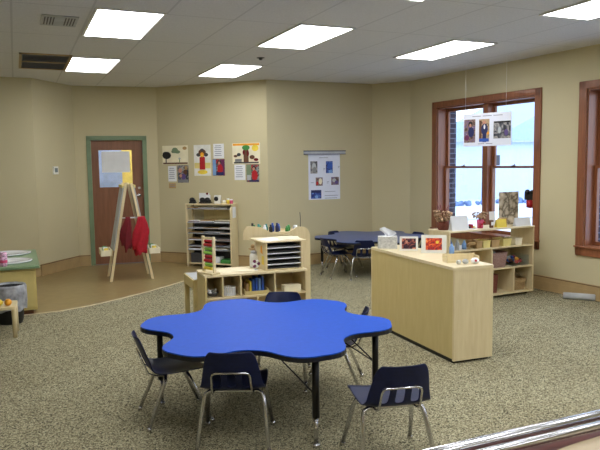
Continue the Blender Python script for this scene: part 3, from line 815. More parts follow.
# ------------------------------------------------------------------ hanging photo sign
dx, dy = .25, -.60
t = thing('hanging_sign', 'white sign with three photos hanging on strings before the left window', 'sign', (5.425, 6.53, 0), math.atan2(dy, dx))
M['lav'] = plain('bluish white board', (222, 226, 240), .5, var=.01)
b = B(); b.box(-.325, .325, -.004, .004, 1.79, 2.20); obj('board', b, 'lav', t)
def photo(par, cx, cz, w, h, bg, lst, mats, name='photograph'):
    b = B(); b.box(cx - w / 2, cx + w / 2, -.0055, -.004, cz - h / 2, cz + h / 2, 0); shapes(b, lst, -.0055); return obj(name, b, [bg] + mats, par)
photo(t, -.235, 1.985, .155, .29, 'ph_a', [('e', -.225, 2.07, .03, .035, 3), ('e', -.225, 2.055, .016, .022, 4), ('e', -.215, 1.97, .042, .065, 1), ('e', -.27, 1.9, .03, .035, 2)], ['darkblue', 'magenta', 'black', 'skin'])
photo(t, -.035, 1.985, .14, .28, 'ph_b', [('r', -.085, 1.98, .015, .13, 3), ('e', -.035, 2.08, .022, .03, 4), ('e', -.03, 2.0, .045, .07, 1), ('e', -.03, 2.03, .012, .03, 5), ('r', -.03, 1.9, .025, .06, 1), ('r', -.035, 1.865, .065, .02, 2), ('e', .02, 1.95, .015, .02, 6)], ['darkblue', 'bluep', 'brown', 'skin', 'white', 'orange'])
photo(t, .205, 1.985, .225, .21, 'ph_c', [('r', .2, 2.08, .1, .01, 1), ('e', .17, 1.98, .02, .04, 2), ('e', .26, 1.95, .025, .04, 3)], ['black', 'lgrey', 'purple'])
b = B()
for (cz, n, x0, w) in ((2.165, 3, -.2, .12), (1.82, 2, -.12, .09)):
    for k in range(n): b.box(x0 + k * w * 1.2, x0 + k * w * 1.2 + w, -.0052, -.004, cz - .004, cz + .004)
obj('text_line', b, 'ink', t)
for x in (-.3, .25):
    b = B(); b.tube([(x, 0, 2.2), (x, 0, HT)], .0015, 0, 6); obj('string', b, 'white', t)

# ------------------------------------------------------------------ middle shelf behind the table
MX, MY, MR = 1.522, 5.64, math.atan2(-.07, .97)
tm = thing('cubby_shelf', 'low maple cubby shelf behind the bright blue table', 'shelf', (MX, MY, 0), MR)
def mb(name, x0, x1, y0, y1, z0, z1, mat='maple', bev=.002, par=None):
    b = B(); b.box(x0, x1, y0, y1, z0, z1, bev=bev); return obj(name, b, mat, par or tm)
ML, MD, MH = .985, .39, .60
mb('side_panel', 0, .018, 0, MD, 0, MH - .018, 'panel_wood'); mb('side_panel', ML - .018, ML, 0, MD, 0, MH - .018)
b = B(); b.prism(rounded(ML + .01, MD + .01, .015, x=-.005, y=-.005), MH - .018, MH, bev=.004); obj('worktop', b, 'maple_flat', tm)
mb('shelf_board', .018, ML - .018, 0, MD, .37, .388); mb('bottom_board', .018, ML - .018, 0, MD, .04, .058); mb('back_panel', .018, ML - .018, MD - .008, MD - .002, .058, MH - .018)
for x in (.165, .335, .665): mb('divider', x - .007, x + .007, 0, MD - .01, .388, MH - .018)
mb('divider', .485, .50, 0, MD - .01, .058, .37)
mb('plinth', .018, ML - .018, .03, .045, 0, .04)
def onm(x, y, z=MH):
    c, s = math.cos(MR), math.sin(MR); return (MX + x * c - y * s, MY + x * s + y * c, z)
def mthing(name, label, cat, x, y, z=MH, rz=0, group=None): return thing(name, label, cat, onm(x, y, z), MR + rz, group)
# cubby contents
t = mthing('bead_bowl', 'shallow dark bowl with pale pieces in the leftmost cubby', 'bowl', .09, .12, .388)
b = B(); b.lathe([(0, 0), (.03, 0), (.06, .035), (.056, .035), (.028, .006), (0, .006)]); obj('bowl', b, 'dgrey', t)
b = B(); random.seed(11)
for k in range(14): b.ball((random.uniform(-.035, .035), random.uniform(-.035, .035), .03 + random.uniform(0, .025)), .013, k % 2)
o = obj('contents', b, ['white', 'lgrey'], t); o['kind'] = 'stuff'
t = mthing('white_basket', 'small white slatted basket in the second cubby from the left', 'basket', .25, .10, .388)
b = B(); b.lathe([(0, 0), (.045, 0), (.05, .01), (.045, .012), (0, .012)])
for k in range(16):
    a = 2 * PI * k / 16; b.box(.052 * math.cos(a) - .006, .052 * math.cos(a) + .006, .052 * math.sin(a) - .003, .052 * math.sin(a) + .003, .0, .075, rot=RZ(a + PI / 2))
obj('basket_body', b, 'white', t); b = B(); b.tube([(.055 * math.cos(2 * PI * k / 20), .055 * math.sin(2 * PI * k / 20), .077) for k in range(20)], .004, closed=True); obj('rim', b, 'white', t)
t = mthing('book_tray', 'wooden tray holding books and puzzle boards in the third cubby', 'tray', .49, .14, .388)
b = B(); b.box(-.115, .115, -.12, .1, 0, .008); b.box(-.115, .115, -.12, -.112, .008, .035); b.box(-.115, -.107, -.112, .1, .008, .05); b.box(.107, .115, -.112, .1, .008, .05); obj('tray_body', b, 'panel_wood', t)
for k in range(6):
    mk = ['tan', 'yellow', 'bluep', 'bluep', 'skyblue', 'bluep'][k]; b = B(); h = [.09, .11, .12, .14, .125, .145][k]
    b.box(-.085 + k * .03, -.067 + k * .03, -.07, .06, 0, h, 0); b.box(-.084 + k * .03, -.068 + k * .03, -.069, .061, .002, h - .002, 1)
    p = onm(.49, .14, .397)
    lab = ['tan book leaning at the left of the wooden book tray', 'yellow book, second in the wooden book tray', 'blue book, third in the wooden book tray', 'tall blue book, fourth in the wooden book tray', 'pale blue book, fifth in the wooden book tray', 'tallest blue book at the right of the wooden book tray'][k]
    o = single('book', b, [mk, 'cream'], lab, 'book', p, MR, 'books in the wooden tray')
t = mthing('cream_box', 'long low cream box in the rightmost cubby', 'box', .845, .07, .388)
b = B(); b.box(-.085, .085, -.045, .045, 0, .055, bev=.003); obj('box_body', b, 'cream', t); b = B(); b.box(-.088, .088, -.048, .048, .05, .06, bev=.002); obj('lid', b, 'cream', t)
b = B(); b.box(-.11, .11, -.05, .05, 0, .012, bev=.003); single('flat_board', b, 'panel_wood', 'flat wooden board lying behind the low cream box', 'board', onm(.83, .24, .388), MR)
# abacus
t = mthing('abacus', 'small wooden bead frame with coloured beads on the cubby shelf', 'toy', .06, .10, MH, R(-62))
b = B()
for x in (-.075, .075): b.box(x - .011, x + .011, -.012, .012, .018, .35, bev=.003)
obj('post', b, 'maple_flat', t)
b = B(); b.box(-.10, .10, -.05, .05, 0, .018, bev=.003); obj('base', b, 'maple', t); b = B(); b.box(-.064, .064, -.008, .008, .325, .34); obj('crossbar', b, 'maple', t)
cols = ['red', 'red', 'lime', 'lime', 'red', 'red', 'lime', 'yellow']
for k in range(8):
    z = .305 - k * .036; b = B(); b.tube([(-.066, 0, z), (.066, 0, z)], .002, 1, 6)
    for j in range(6): b.lathe([(.004, -.007), (.013, -.003), (.013, .003), (.004, .007)], (0, 0, 0), 0, 10)
    b.bm.free(); b = B(); b.tube([(-.066, 0, z), (.066, 0, z)], .002, 1, 6)
    x0 = -.06 if k % 2 else -.045
    for j in range(7): b.tube([(x0 + j * .0155, 0, z), (x0 + .003 + j * .0155, 0, z), (x0 + .011 + j * .0155, 0, z), (x0 + .014 + j * .0155, 0, z)], [.006, .0145, .0145, .006], 0, 10)
    part_label(obj('bead_row', b, [cols[k], 'chrome'], t), 'row of %s beads' % {'lime': 'green'}.get(cols[k], cols[k]))
# flat papers
for k, (x, y, w, d, a, z) in enumerate([(.30, .20, .26, .2, .2, 0), (.40, .17, .22, .17, -.3, .003)]):
    b = B(); b.box(-w / 2, w / 2, -d / 2, d / 2, 0, .002); single('paper_sheet', b, 'cream', ['cream paper sheet lying on the cubby shelf beside the bead frame', 'upper cream paper sheet lying across the other one on the cubby shelf'][k], 'paper', onm(x, y, MH + z), MR + a)
# purple flower ornament
t = mthing('flower_ornament', 'small plum and white flower ornament left of the paper sorter', 'ornament', .515, .13)
b = B(); b.lathe([(0, 0), (.025, 0), (.02, .01), (.004, .014), (.004, .035), (0, .035)]); obj('stand', b, 'white', t)
b = B()
for k in range(6):
    a = 2 * PI * k / 6; b.ball((.026 * math.cos(a), -.002, .062 + .026 * math.sin(a)), .016, k % 2)
b.ball((0, -.006, .062), .012, 1); part_label(obj('petals', b, ['magenta', 'white'], t), 'plum and white petals')
# white bottle
t = mthing('glue_bottle', 'white bottle standing at the left of the paper sorter', 'bottle', .545, .31)
b = B(); b.lathe([(0, 0), (.038, 0), (.04, .01), (.04, .11), (.03, .135), (.018, .14), (0, .14)]); obj('bottle_body', b, 'frame_white', t); b = B(); b.lathe([(0, .14), (.03, .14), (.028, .16), (0, .165)]); part_label(obj('cap', b, 'lgrey', t), 'pale grey cap')
# paper sorter
t = mthing('paper_sorter', 'maple paper sorter with five dark slots on top of the cubby shelf', 'organizer', .588, .03, MH, R(2))
sw, sd, sh = .368, .33, .265
mb('side_panel', 0, .015, 0, sd, 0, sh, 'maple', par=t); mb('side_panel', sw - .015, sw, 0, sd, 0, sh, 'maple', par=t); mb('back_panel', .015, sw - .015, sd - .008, sd, 0, sh, 'dgrey', 0, par=t)
b = B(); b.box(-.035, sw + .035, -.01, sd + .05, sh, sh + .014, bev=.003); obj('top_board', b, 'maple_flat', t)
mb('bottom_board', .015, sw - .015, 0, sd - .008, 0, .012, 'maple', 0, par=t)
for k in range(4):
    z = .052 + k * .052
    b = B(); b.box(.015, sw - .015, .004, sd - .008, z, z + .007); part_label(obj('slot_shelf', b, 'white', t), 'white slot shelf')
for k in range(5):
    z = (.013, .060, .112, .164, .216)[k]
    b = B(); b.box(.02, sw - .02, .03, sd - .02, z, z + .012 + .006 * (k % 2)); o = obj('paper_stack', b, 'black' if k % 2 else 'dgrey', t); part_label(o, 'dark paper stack')
b = B(); b.box(-.0015, 0, .06, .13, .05, .13); b.prism([(.10, .15), (.16, .16), (.15, .22), (.12, .23)], -.003, 0, 1, 'yz'); part_label(obj('sticker', b, ['yellow', 'orange'], t), 'orange and yellow stickers')
for k, (x, y, w, d, a, mk) in enumerate([(.10, .15, .20, .24, .3, 'white'), (.29, .17, .21, .27, -.25, 'cream')]):
    b = B(); b.box(-w / 2, w / 2, -d / 2, d / 2, 0, .002); q = t.matrix_basis @ Vector((x, y, sh + .0145 + .0025 * k))
    single('paper_sheet', b, mk, ['white paper lying on top of the paper sorter at the left', 'cream paper lying on top of the paper sorter at the right'][k], 'paper', q, MR + a)
# rear craft organiser with wavy top edge
t = thing('craft_cart', 'pale wooden craft cart with wavy rounded top behind the cubby shelf', 'cart', (2.075, 6.08, 0), R(-2))
t.scale = (.94, 1, 1)
prof = [(.25, 0), (.775, 0), (.775, .80)] + [(.68 + .095 * math.cos(a), .845 + .10 * math.sin(a)) for a in [R(k) for k in range(-15, 91, 15)]] + [(.62, .945), (.56, .915), (.50, .892), (.40, .885), (.33, .893), (.27, .925), (.20, .96), (.10, .975), (.04, .975), (.008, .93), (0, .89), (0, .84), (.10, .83), (.17, .80), (.20, .60), (.25, .55)]
b = B(); b.prism(prof, .10, .118, 0, 'xz'); obj('back_panel', b, 'maple', t)
b = B(); b.box(.757, .775, .118, .30, 0, .80, bev=.004); obj('side_panel', b, 'maple', t); b = B(); b.box(.25, .268, .118, .30, 0, .70, bev=.004); obj('side_panel', b, 'maple', t)
for z in (.05, .40): b = B(); b.box(.268, .757, .118, .30, z, z + .018); obj('shelf_board', b, 'maple', t)
b = B(); b.box(.06, .72, .118, .27, .89, .90); b.box(.06, .72, .262, .27, .90, .92); obj('tool_tray', b, 'maple', t)
for z, w in ((.60, .15), (.67, .17), (.74, .19)):
    b = B(); b.box(.25 - w, .25, .02, .12, z, z + .012, bev=.003); b.ball((.25 - w + .03, .07, z + .034), .022, 0); obj('peg_shelf', b, 'tan', t)
random.seed(21)
cart = t
bpy.context.view_layer.update()
cmat = Matrix.Translation((2.075, 6.08, 0)) @ Matrix.Rotation(R(-2), 4, 'Z')
for k, (x, mk, h) in enumerate([(.12, 'black', .13), (.155, 'green', .10), (.19, 'teal', .115), (.225, 'green', .09), (.26, 'white', .10), (.295, 'teal', .105), (.33, 'black', .10), (.37, 'bluep', .115), (.405, 'darkblue', .12), (.44, 'bluep', .10), (.52, 'green', .07), (.56, 'green', .08), (.61, 'lgrey', .075), (.65, 'white', .07)]):
    b = B(); r = .019; h *= .78; b.lathe([(0, 0), (r, 0), (r, h * .62), (r * .6, h * .75), (r * .6, h), (0, h)])
    lab = 'small %s bottle on the craft cart tray, %s' % ({'bluep': 'bright blue', 'darkblue': 'dark blue', 'lgrey': 'grey'}.get(mk, mk),
        ['leftmost', 'second from the left', 'third from the left', 'fourth from the left', 'fifth from the left', 'sixth from the left', 'seventh from the left', 'left of the dark blue one', 'tallest of the blue ones', 'right of the dark blue one', 'behind the sorter at the left', 'behind the sorter, second', 'third behind the sorter', 'rightmost'][k])
    q = cmat @ Vector((x * .94, .15 + .05 * (k % 2), .90)); single('paint_bottle', b, mk, lab, 'bottle', q, 0, 'small bottles on the craft cart')
b = B(); b.lathe([(0, 0), (.012, 0), (.012, .01), (0, .012)]); b.tube([(0, 0, .01), (.002, 0, .12), (-.004, 0, .19)], .003, 0, 6); q = cmat @ Vector((.66, .20, .90)); single('paint_brush', b, 'dgrey', 'thin dark brush sticking up from the craft cart', 'brush', q)
# small side table at the left of cubby shelf
t = thing('side_table', 'small wooden table with pale grey top left behind the cubby shelf', 'table', (1.52, 6.06, 0), R(-2))
b = B(); b.box(0, .62, 0, .46, .478, .492, 0); b.box(.012, .608, .012, .448, .492, .497, 1); obj('tabletop', b, ['panel_wood', 'lgrey'], t)
b = B(); b.box(.0, .02, 0.005, .455, .40, .478); b.box(.02, .6, .0, .018, .40, .478); b.box(.02, .6, .442, .46, .40, .478); b.box(.6, .62, .005, .455, .4, .478); obj('apron', b, 'panel_wood', t)
for x in (.002, .573):
    for y in (.003, .412): b = B(); b.box(x, x + .045, y, y + .045, 0, .4, bev=.003); obj('leg', b, 'panel_wood', t)

# ------------------------------------------------------------------ paper rack on the diagonal wall
rr = math.atan2(-.575, .60)
t = thing('paper_rack', 'tall maple rack of wide shelves full of paper under the wall art', 'rack', (2.42, 10.02, 0), rr); rack = t
RW, RD, RH = .79, .24, 1.0
def rb(name, x0, x1, y0, y1, z0, z1, mat='maple', bev=.002):
    b = B(); b.box(x0, x1, y0, y1, z0, z1, bev=bev); return obj(name, b, mat, rack)
rb('side_panel', 0, .02, 0, .05, 0, RH - .018); rb('side_panel', 0, .02, RD - .05, RD, 0, RH - .018); b = B(); b.prism([(0, 0), (RD, 0), (RD, RH - .02), (.05, RH - .02), (0, RH - .1)], RW - .02, RW, 0, 'yz'); obj('side_panel', b, 'maple', rack)
rb('top_panel', -.005, RW + .005, 0, RD, RH - .018, RH); rb('back_panel', .02, RW - .02, RD - .008, RD - .003, .05, .70, 'dgrey', 0); rb('back_panel', .2, RW - .02, RD - .008, RD - .003, .70, .9, 'panel_wood', 0)
rb('bottom_board', .02, RW - .02, .005, RD - .01, .05, .068)
for z in (.915, .70, .61, .53, .425, .33, .27):
    o = rb('paper_shelf', .02, RW - .02, 0, RD - .01, z, z + .008, 'lgrey', 0); part_label(o, 'thin pale grey shelf')
random.seed(31)
pcol = ['white', 'dgrey', 'cream', 'grey', 'brown', 'white', 'darkblue', 'tan']
for i, z in enumerate((.923, .708, .603, .538, .433, .338, .278)):
    x = .03
    while x < RW - .2:
        w = random.uniform(.17, .3); w = min(w, RW - .03 - x); h = random.uniform(.012, .035); b = B()
        for q in range(3): b.box(x + random.uniform(0, .01), x + w, .01 + .008 * q, RD - .03, h * q / 3, h * (q + 1) / 3, q)
        o = obj('paper_stack', b, random.sample(pcol, 3), rack); o.location = (0, 0, z); x += w + .01
b = B(); b.box(.06, .42, .02, .2, .068, .22, 0, bev=.01); b.box(.43, .56, .03, .2, .068, .16, 1, bev=.01); b.box(.58, .75, .02, .2, .068, .13, 2, bev=.01); obj('bin_row', b, ['dgrey', 'white', 'green'], rack)
b = B(); b.box(RW, RW + .002, .06, .17, .78, .95); part_label(obj('card', b, 'white', rack), 'white card taped to the side')
def onr(x, y, z=RH): 
    return rack.matrix_basis @ Vector((x, y, z))
rack.location = (2.42, 10.02, 0); rack.rotation_euler = (0, 0, rr)
rmat = Matrix.Translation((2.42, 10.02, 0)) @ Matrix.Rotation(rr, 4, 'Z')
def onr(x, y, z=RH): return rmat @ Vector((x, y, z))
for k, (x, lab) in enumerate([(.09, 'black tape dispenser on the paper rack, leftmost'), (.27, 'black tape dispenser on the paper rack, beside the white envelope holder'), (.36, 'black tape dispenser on the paper rack, left of the little speaker box')]):
    b = B(); b.box(-.055, .055, -.03, .03, 0, .03, bev=.008); b.tube([(-.01, -.016, .055), (-.01, .016, .055)], .04, 0, 18); b.box(.03, .05, -.012, .012, .02, .06, bev=.003)
    single('tape_dispenser', b, 'black', lab, 'tape dispenser', onr(x, .08), rr, 'black tape dispensers on the paper rack')
t = thing('envelope_holder', 'white upright envelopes in the middle of the paper rack top', 'envelopes', onr(.24, .18), rr)
b = B(); b.box(-.09, .09, 0, .01, 0, .16); obj('envelope', b, 'white', t); b = B(); b.box(-.04, .1, .014, .024, 0, .13); obj('envelope', b, 'white', t)
b = B(); b.ball((.06, -.01, .15), .018); part_label(obj('seal', b, 'dark_red', t), 'dark red round seal')
t = thing('small_clock', 'white box with a round black face on the paper rack', 'clock', onr(.52, .1), rr)
b = B(); b.box(-.05, .05, -.03, .03, 0, .13, bev=.008); obj('body', b, 'frame_white', t); b = B(); b.tube([(-.01, -.034, .075), (-.01, -.028, .075)], .036, 0, 20); part_label(obj('face', b, 'black', t), 'round black face')
for k, (x, mk, h, lab) in enumerate([(.63, 'cream', .05, 'low cream jar on the paper rack, right of the boxy clock'), (.70, 'yellow', .08, 'yellow jar on the paper rack, second from the right'), (.755, 'pink', .07, 'pink jar at the right end of the paper rack')]):
    t = thing('small_jar', lab, 'jar', onr(x, .1), rr, 'small jars on the paper rack'); b = B(); b.lathe([(0, 0), (.025, 0), (.027, h * .75), (0, h * .75)]); obj('jar_body', b, mk, t); b = B(); b.lathe([(0, h * .75), (.024, h * .75), (.022, h), (0, h)]); obj('lid', b, 'white', t)

# ------------------------------------------------------------------ things on the diagonal wall
def wallpic(name, lab, cat, i, x0, x1, z0, z1, bg, lst, mats, grp=None):
    w, h = x1 - x0, z1 - z0
    b = B(); b.box(0, w, -.003, -.0005, 0, h, 0)
    shapes(b, [(k, cx * w, cz * h, rx * w, rz_ * h, m) for (k, cx, cz, rx, rz_, m) in lst], -.003)
    o = single(name, b, [bg] + mats, lab, cat, group=grp); attach(o, i, x0, 0, z0); return o
tx = [('r', .45, .86 - k * .13, .28 + .05 * (k % 2), .022, 1) for k in range(6)]
wallpic('painting', "child's painting of a black and a green tree, leftmost on the art wall", 'painting', 3, .09, .58, 1.62, 1.92, 'cream', [('r', .5, .05, .48, .04, 4), ('r', .14, .25, .02, .2, 5), ('e', .17, .48, .17, .2, 1), ('e', .12, .55, .11, .13, 1), ('e', .5, .74, .12, .15, 2), ('e', .6, .66, .1, .09, 2), ('e', .42, .68, .06, .08, 2), ('r', .67, .2, .01, .1, 3), ('e', .67, .3, .04, .05, 6), ('e', .88, .85, .08, .09, 7)], ['black', 'green_trim', 'green', 'brown', 'dgrey', 'lgrey', 'tan'])
wallpic('painting', "child's painting of a tall red figure with brown head, middle of the art wall", 'painting', 3, .69, 1.0, 1.43, 1.92, 'frame_white', [('r', .5, .33, .48, .09, 6), ('e', .5, .12, .3, .07, 2), ('e', .28, .68, .13, .06, 5), ('e', .72, .68, .13, .06, 5), ('e', .5, .76, .22, .1, 3), ('r', .5, .4, .16, .2, 1), ('e', .5, .55, .15, .09, 1), ('e', .5, .68, .11, .08, 4), ('e', .5, .84, .1, .04, 5), ('e', .5, .66, .04, .03, 2)], ['red', 'yellow', 'brown', 'orange', 'dgrey', 'paleyellow'])
wallpic('painting', "child's painting of a red brown tree with yellow sun, rightmost on the art wall", 'painting', 3, 1.39, 1.87, 1.61, 1.93, 'cream', [('r', .5, .93, .48, .05, 3), ('e', .83, .75, .12, .15, 2), ('r', .5, .06, .45, .03, 5), ('r', .5, .45, .09, .36, 1), ('e', .5, .78, .14, .12, 6), ('e', .42, .55, .04, .12, 4), ('e', .57, .5, .04, .14, 4), ('e', .12, .38, .07, .06, 1), ('e', .24, .45, .07, .08, 5), ('r', .22, .17, .12, .07, 7), ('e', .72, .32, .09, .1, 1), ('e', .86, .2, .08, .07, 4)], ['brown', 'yellow', 'orange', 'dark_red', 'dgrey', 'green', 'grey'])
wallpic('text_sheet', 'white caption sheet under the painting of black and green trees', 'paper', 3, .19, .35, 1.34, 1.59, 'white', tx, ['ink'])
wallpic('text_sheet', 'tiny beige caption strip below the left caption sheet', 'paper', 3, .20, .33, 1.23, 1.31, 'tan', [('r', .5, .7, .4, .06, 1), ('r', .5, .35, .4, .06, 1)], ['ink'])
wallpic('photo_print', 'dark photo print of children under the black and green tree painting', 'photo', 3, .37, .58, 1.32, 1.60, 'ph_c', [('e', .25, .7, .16, .14, 2), ('e', .7, .6, .18, .16, 3), ('e', .55, .35, .2, .18, 4), ('r', .5, .1, .45, .08, 5), ('e', .3, .4, .12, .1, 2), ('r', .8, .85, .12, .1, 1)], ['tan', 'skin', 'brown', 'purple', 'grey'])
wallpic('text_sheet', 'white caption sheet right of the painting of the red figure', 'paper', 3, 1.05, 1.24, 1.70, 1.93, 'white', tx, ['ink'])
wallpic('photo_print', 'photo print of a child in red beside the red figure painting', 'photo', 3, 1.03, 1.25, 1.43, 1.69, 'ph_red', [('r', .15, .5, .13, .48, 1), ('r', .8, .5, .18, .48, 5), ('e', .55, .8, .16, .13, 4), ('e', .55, .76, .1, .1, 2), ('e', .62, .4, .22, .3, 3), ('r', .6, .12, .3, .1, 6)], ['skyblue', 'skin', 'red', 'black', 'magenta', 'darkblue'])
wallpic('text_sheet', 'white caption sheet under the red brown tree painting', 'paper', 3, 1.42, 1.61, 1.36, 1.60, 'white', tx, ['ink'])
wallpic('photo_print', 'photo print of a child in red under the red brown tree painting', 'photo', 3, 1.63, 1.85, 1.33, 1.60, 'ph_red', [('r', .2, .6, .18, .38, 1), ('e', .6, .78, .16, .13, 4), ('e', .58, .74, .1, .1, 2), ('e', .65, .38, .24, .3, 3), ('r', .2, .25, .15, .15, 5), ('r', .6, .06, .38, .05, 6)], ['green_trim', 'skin', 'red', 'black', 'lgrey', 'darkblue'])
# poster on the back wall
t = thing('hanging_poster', 'white poster with five small pictures hanging from a rail on the back wall', 'poster'); attach(t, 4, .60, 0, 0)
b = B(); b.box(.08, .635, -.006, -.003, 1.03, 1.755); obj('sheet', b, 'lav', t)
b = B(); b.box(.0, .73, -.022, -.001, 1.745, 1.80, 0, bev=.003); b.box(-.005, .735, -.025, -.02, 1.79, 1.803, 1); b.box(-.005, .735, -.025, -.02, 1.742, 1.752, 1); obj('rail', b, ['lgrey', 'darkblue'], t)
def pp(cx, cz, w, h, bg, lst, mats):
    b = B(); b.box(cx - w / 2, cx + w / 2, -.008, -.006, cz - h / 2, cz + h / 2, 0); shapes(b, lst, -.008); obj('picture', b, [bg] + mats, t)
pp(.175, 1.54, .12, .19, 'ph_c', [('e', .175, 1.56, .035, .05, 1), ('e', .185, 1.50, .03, .05, 2)], ['lgrey', 'grey'])
pp(.445, 1.54, .12, .19, 'ph_blue', [('e', .455, 1.56, .045, .05, 1), ('r', .46, 1.47, .03, .025, 2)], ['bluep', 'skyblue'])
pp(.265, 1.315, .12, .13, 'ph_a', [('e', .285, 1.32, .03, .05, 1), ('e', .23, 1.29, .02, .03, 2)], ['cream', 'red'])
pp(.545, 1.32, .135, .125, 'ph_a', [('e', .53, 1.33, .035, .03, 1), ('e', .57, 1.3, .03, .03, 2)], ['lgrey', 'purple'])
pp(.21, 1.115, .18, .135, 'ph_blue', [('r', .21, 1.16, .088, .02, 1), ('e', .215, 1.075, .03, .025, 2)], ['darkblue', 'skyblue'])
b = B()
for (x0, x1, z) in ((.27, .42, 1.69), (.34, .37, 1.52), (.34, .36, 1.5), (.6, .63, 1.55), (.6, .62, 1.53), (.12, .17, 1.3), (.40, .44, 1.31), (.4, .43, 1.29), (.36, .55, 1.155), (.36, .60, 1.09), (.36, .58, 1.05)):
    b.box(x0, x1, -.0068, -.006, z - .004, z + .004)
obj('text_line', b, 'ink', t)

# ------------------------------------------------------------------ easel by the door
t = thing('easel', 'double sided wooden painting easel standing before the brown door', 'easel', (1.44, 9.40, 0), R(-3)); es = t
def bar(b, p, q, w, m=0, d=None):
    p, q = Vector(p), Vector(q); dv = q - p; L_ = dv.length; d = d or w
    rot = dv.to_track_quat('Z', 'Y').to_matrix(); c = (p + q) / 2
    b.box(c.x - w / 2, c.x + w / 2, c.y - d / 2, c.y + d / 2, c.z - L_ / 2, c.z + L_ / 2, m, rot=rot)
for sx in (-1, 1):
    for sy in (-1, 1):
        b = B(); bar(b, (sx * .285, sy * .24, .0), (sx * .035, sy * .24, 1.36), .034, 0, .034); obj('leg', b, 'maple', es)
    def P(f, off): return (sx * (.285 - .25 * f + off), f * 1.36)
    # board
    b = B(); (xa, za), (xb, zb) = P(.32, .022), P(.975, .022)
    b.prism([(xa, za), (xa + sx * .012, za), (xb + sx * .012, zb), (xb, zb)], -.25, .25, 0, 'xz'); o = obj('board', b, 'lgrey', es)
    # clip strip and paper edges
    b = B(); (xc, zc) = P(.97, .036); b.box(xc - .012, xc + .012, -.25, .25, zc - .02, zc + .02, bev=.003); obj('clip_strip', b, 'paleyellow', es)
    # paint tray
    b = B(); x0 = sx * .255
    xs_ = sorted((x0, x0 + sx * .15)); b.box(xs_[0], xs_[1], -.21, .21, .36, .372); b.box(xs_[0], xs_[0] + .012, -.21, .21, .372, .44); b.box(xs_[1] - .012, xs_[1], -.21, .21, .372, .44); b.box(xs_[0], xs_[1], -.21, -.198, .372, .44); b.box(xs_[0], xs_[1], .198, .21, .372, .44)
    tr = obj('paint_tray', b, 'cream', es)
    for k in range(3):
        b = B(); b.lathe([(0, 0), (.028, 0), (.03, .09), (0, .09)], (x0 + sx * .075, -.13 + k * .13, .372)); obj('paint_cup', b, ['yellow', 'white', 'green'][k], tr)
b = B(); bar(b, (-.05, -.24, .885), (.12, -.24, .885), .018); b.tube([(-.12, -.24, .885), (.12, -.24, .885)], .008); part_label(obj('crossbar', b, 'white', es), 'white crossbar')
b = B(); bar(b, (0, -.24, 1.345), (0, .24, 1.345), .03); obj('top_bar', b, 'maple', es)
# smocks hanging on the easel
def smock(name, lab, cx, cy, z0, z1, w, d, mk, seed):
    random.seed(seed); bm = bmesh.new(); n, mrows = 36, 12; rings = []
    for j in range(mrows + 1):
        f = j / mrows; z = z1 + (z0 - z1) * f
        s = .45 + .55 * min(1, f * 2.2) - .25 * max(0, f - .75) * 4 * .5
        ring = []
        for k in range(n):
            a = 2 * PI * k / n; fold = 1 + .22 * math.sin(5 * a + seed + f * 3) * (.3 + f) + .12 * math.sin(9 * a + f * 7)
            zz = z + .05 * f * math.sin(2 * a + seed) + (.03 * math.sin(5 * a + seed) if j == mrows else 0)
            ring.append(bm.verts.new((cx + w / 2 * s * fold * math.cos(a) + .02 * math.sin(f * 4 + seed), cy + d / 2 * s * fold * math.sin(a), zz)))
        rings.append(ring)
    for a, c in zip(rings, rings[1:]):
        for k in range(n): bm.faces.new((a[k], a[(k + 1) % n], c[(k + 1) % n], c[k])).smooth = True
    bm.faces.new(rings[0]); bm.faces.new(rings[-1]); bmesh.ops.recalc_face_normals(bm, faces=bm.faces)
    bb = B(); bb.bm.free(); bb.bm = bm; single(name, bb, mk, lab, 'smock', (0, 0, 0))
smock('painting_smock', 'bright red smock hanging on the right side of the easel', 1.555, 9.11, .42, .90, .19, .10, 'cloth_red', 1)
smock('painting_smock', 'darker red smock hanging on the left inside of the easel', 1.375, 9.12, .48, .90, .13, .09, 'dark_red', 2)

# ------------------------------------------------------------------ sink unit, bin, stool
t = thing('sink_unit', 'low yellow sink cabinet with green top at the left edge', 'sink', (0, 0, 0))
b = B(); b.box(-.88, .15, 7.50, 8.90, .06, .515); obj('cabinet', b, 'yellow_wood', t)
b = B(); b.box(-.86, .11, 7.56, 8.86, .0, .06); obj('plinth', b, 'brown', t)
def grid_top():
    b = B(); b.box(-.93, .19, 7.45, 8.95, .515, .55, 0, bev=.008); return b
obj('countertop', grid_top(), 'green_top', t)
for y in (7.86, 8.58):
    b = B(); b.lathe([(.25, .003), (.262, .016), (.25, .02), (.225, .016), (.20, .006), (.12, .002), (0, .002)], (-.14, y, .55), 0, 36, sx=1.05, sy=.92); bs = obj('basin', b, 'porcelain', t)
    b = B(); b.lathe([(0, .0035), (.02, .0035), (.02, .006), (0, .006)], (-.14, y, .55)); obj('drain', b, 'chrome', bs)
    b = B(); b.tube([(-.48, y, .55), (-.48, y, .70), (-.46, y, .74), (-.40, y, .75), (-.34, y, .72), (-.33, y, .68)], .012); b.lathe([(0, 0), (.03, 0), (.025, .02), (0, .02)], (-.48, y, .55)); obj('faucet', b, 'chrome', t)
for x in (-.62, -.10):
    b = B(); b.box(x - .25, x + .235, 7.488, 7.50, .09, .495, bev=.003); d = obj('cabinet_door', b, 'yellow_wood', t)
t = thing('soap_pump', 'pink patterned cup standing on the green sink top', 'cup', (-.165, 7.545, .55))
t.scale = (1, 1, 1.35)
b = B(); b.lathe([(0, 0), (.035, 0), (.04, .02), (.04, .11), (.036, .11), (.034, .006), (0, .006)]); obj('cup', b, plain('pink speckled cup', (190, 150, 176), .4, var=.35, nscale=60), t); t.name = 'patterned_cup'
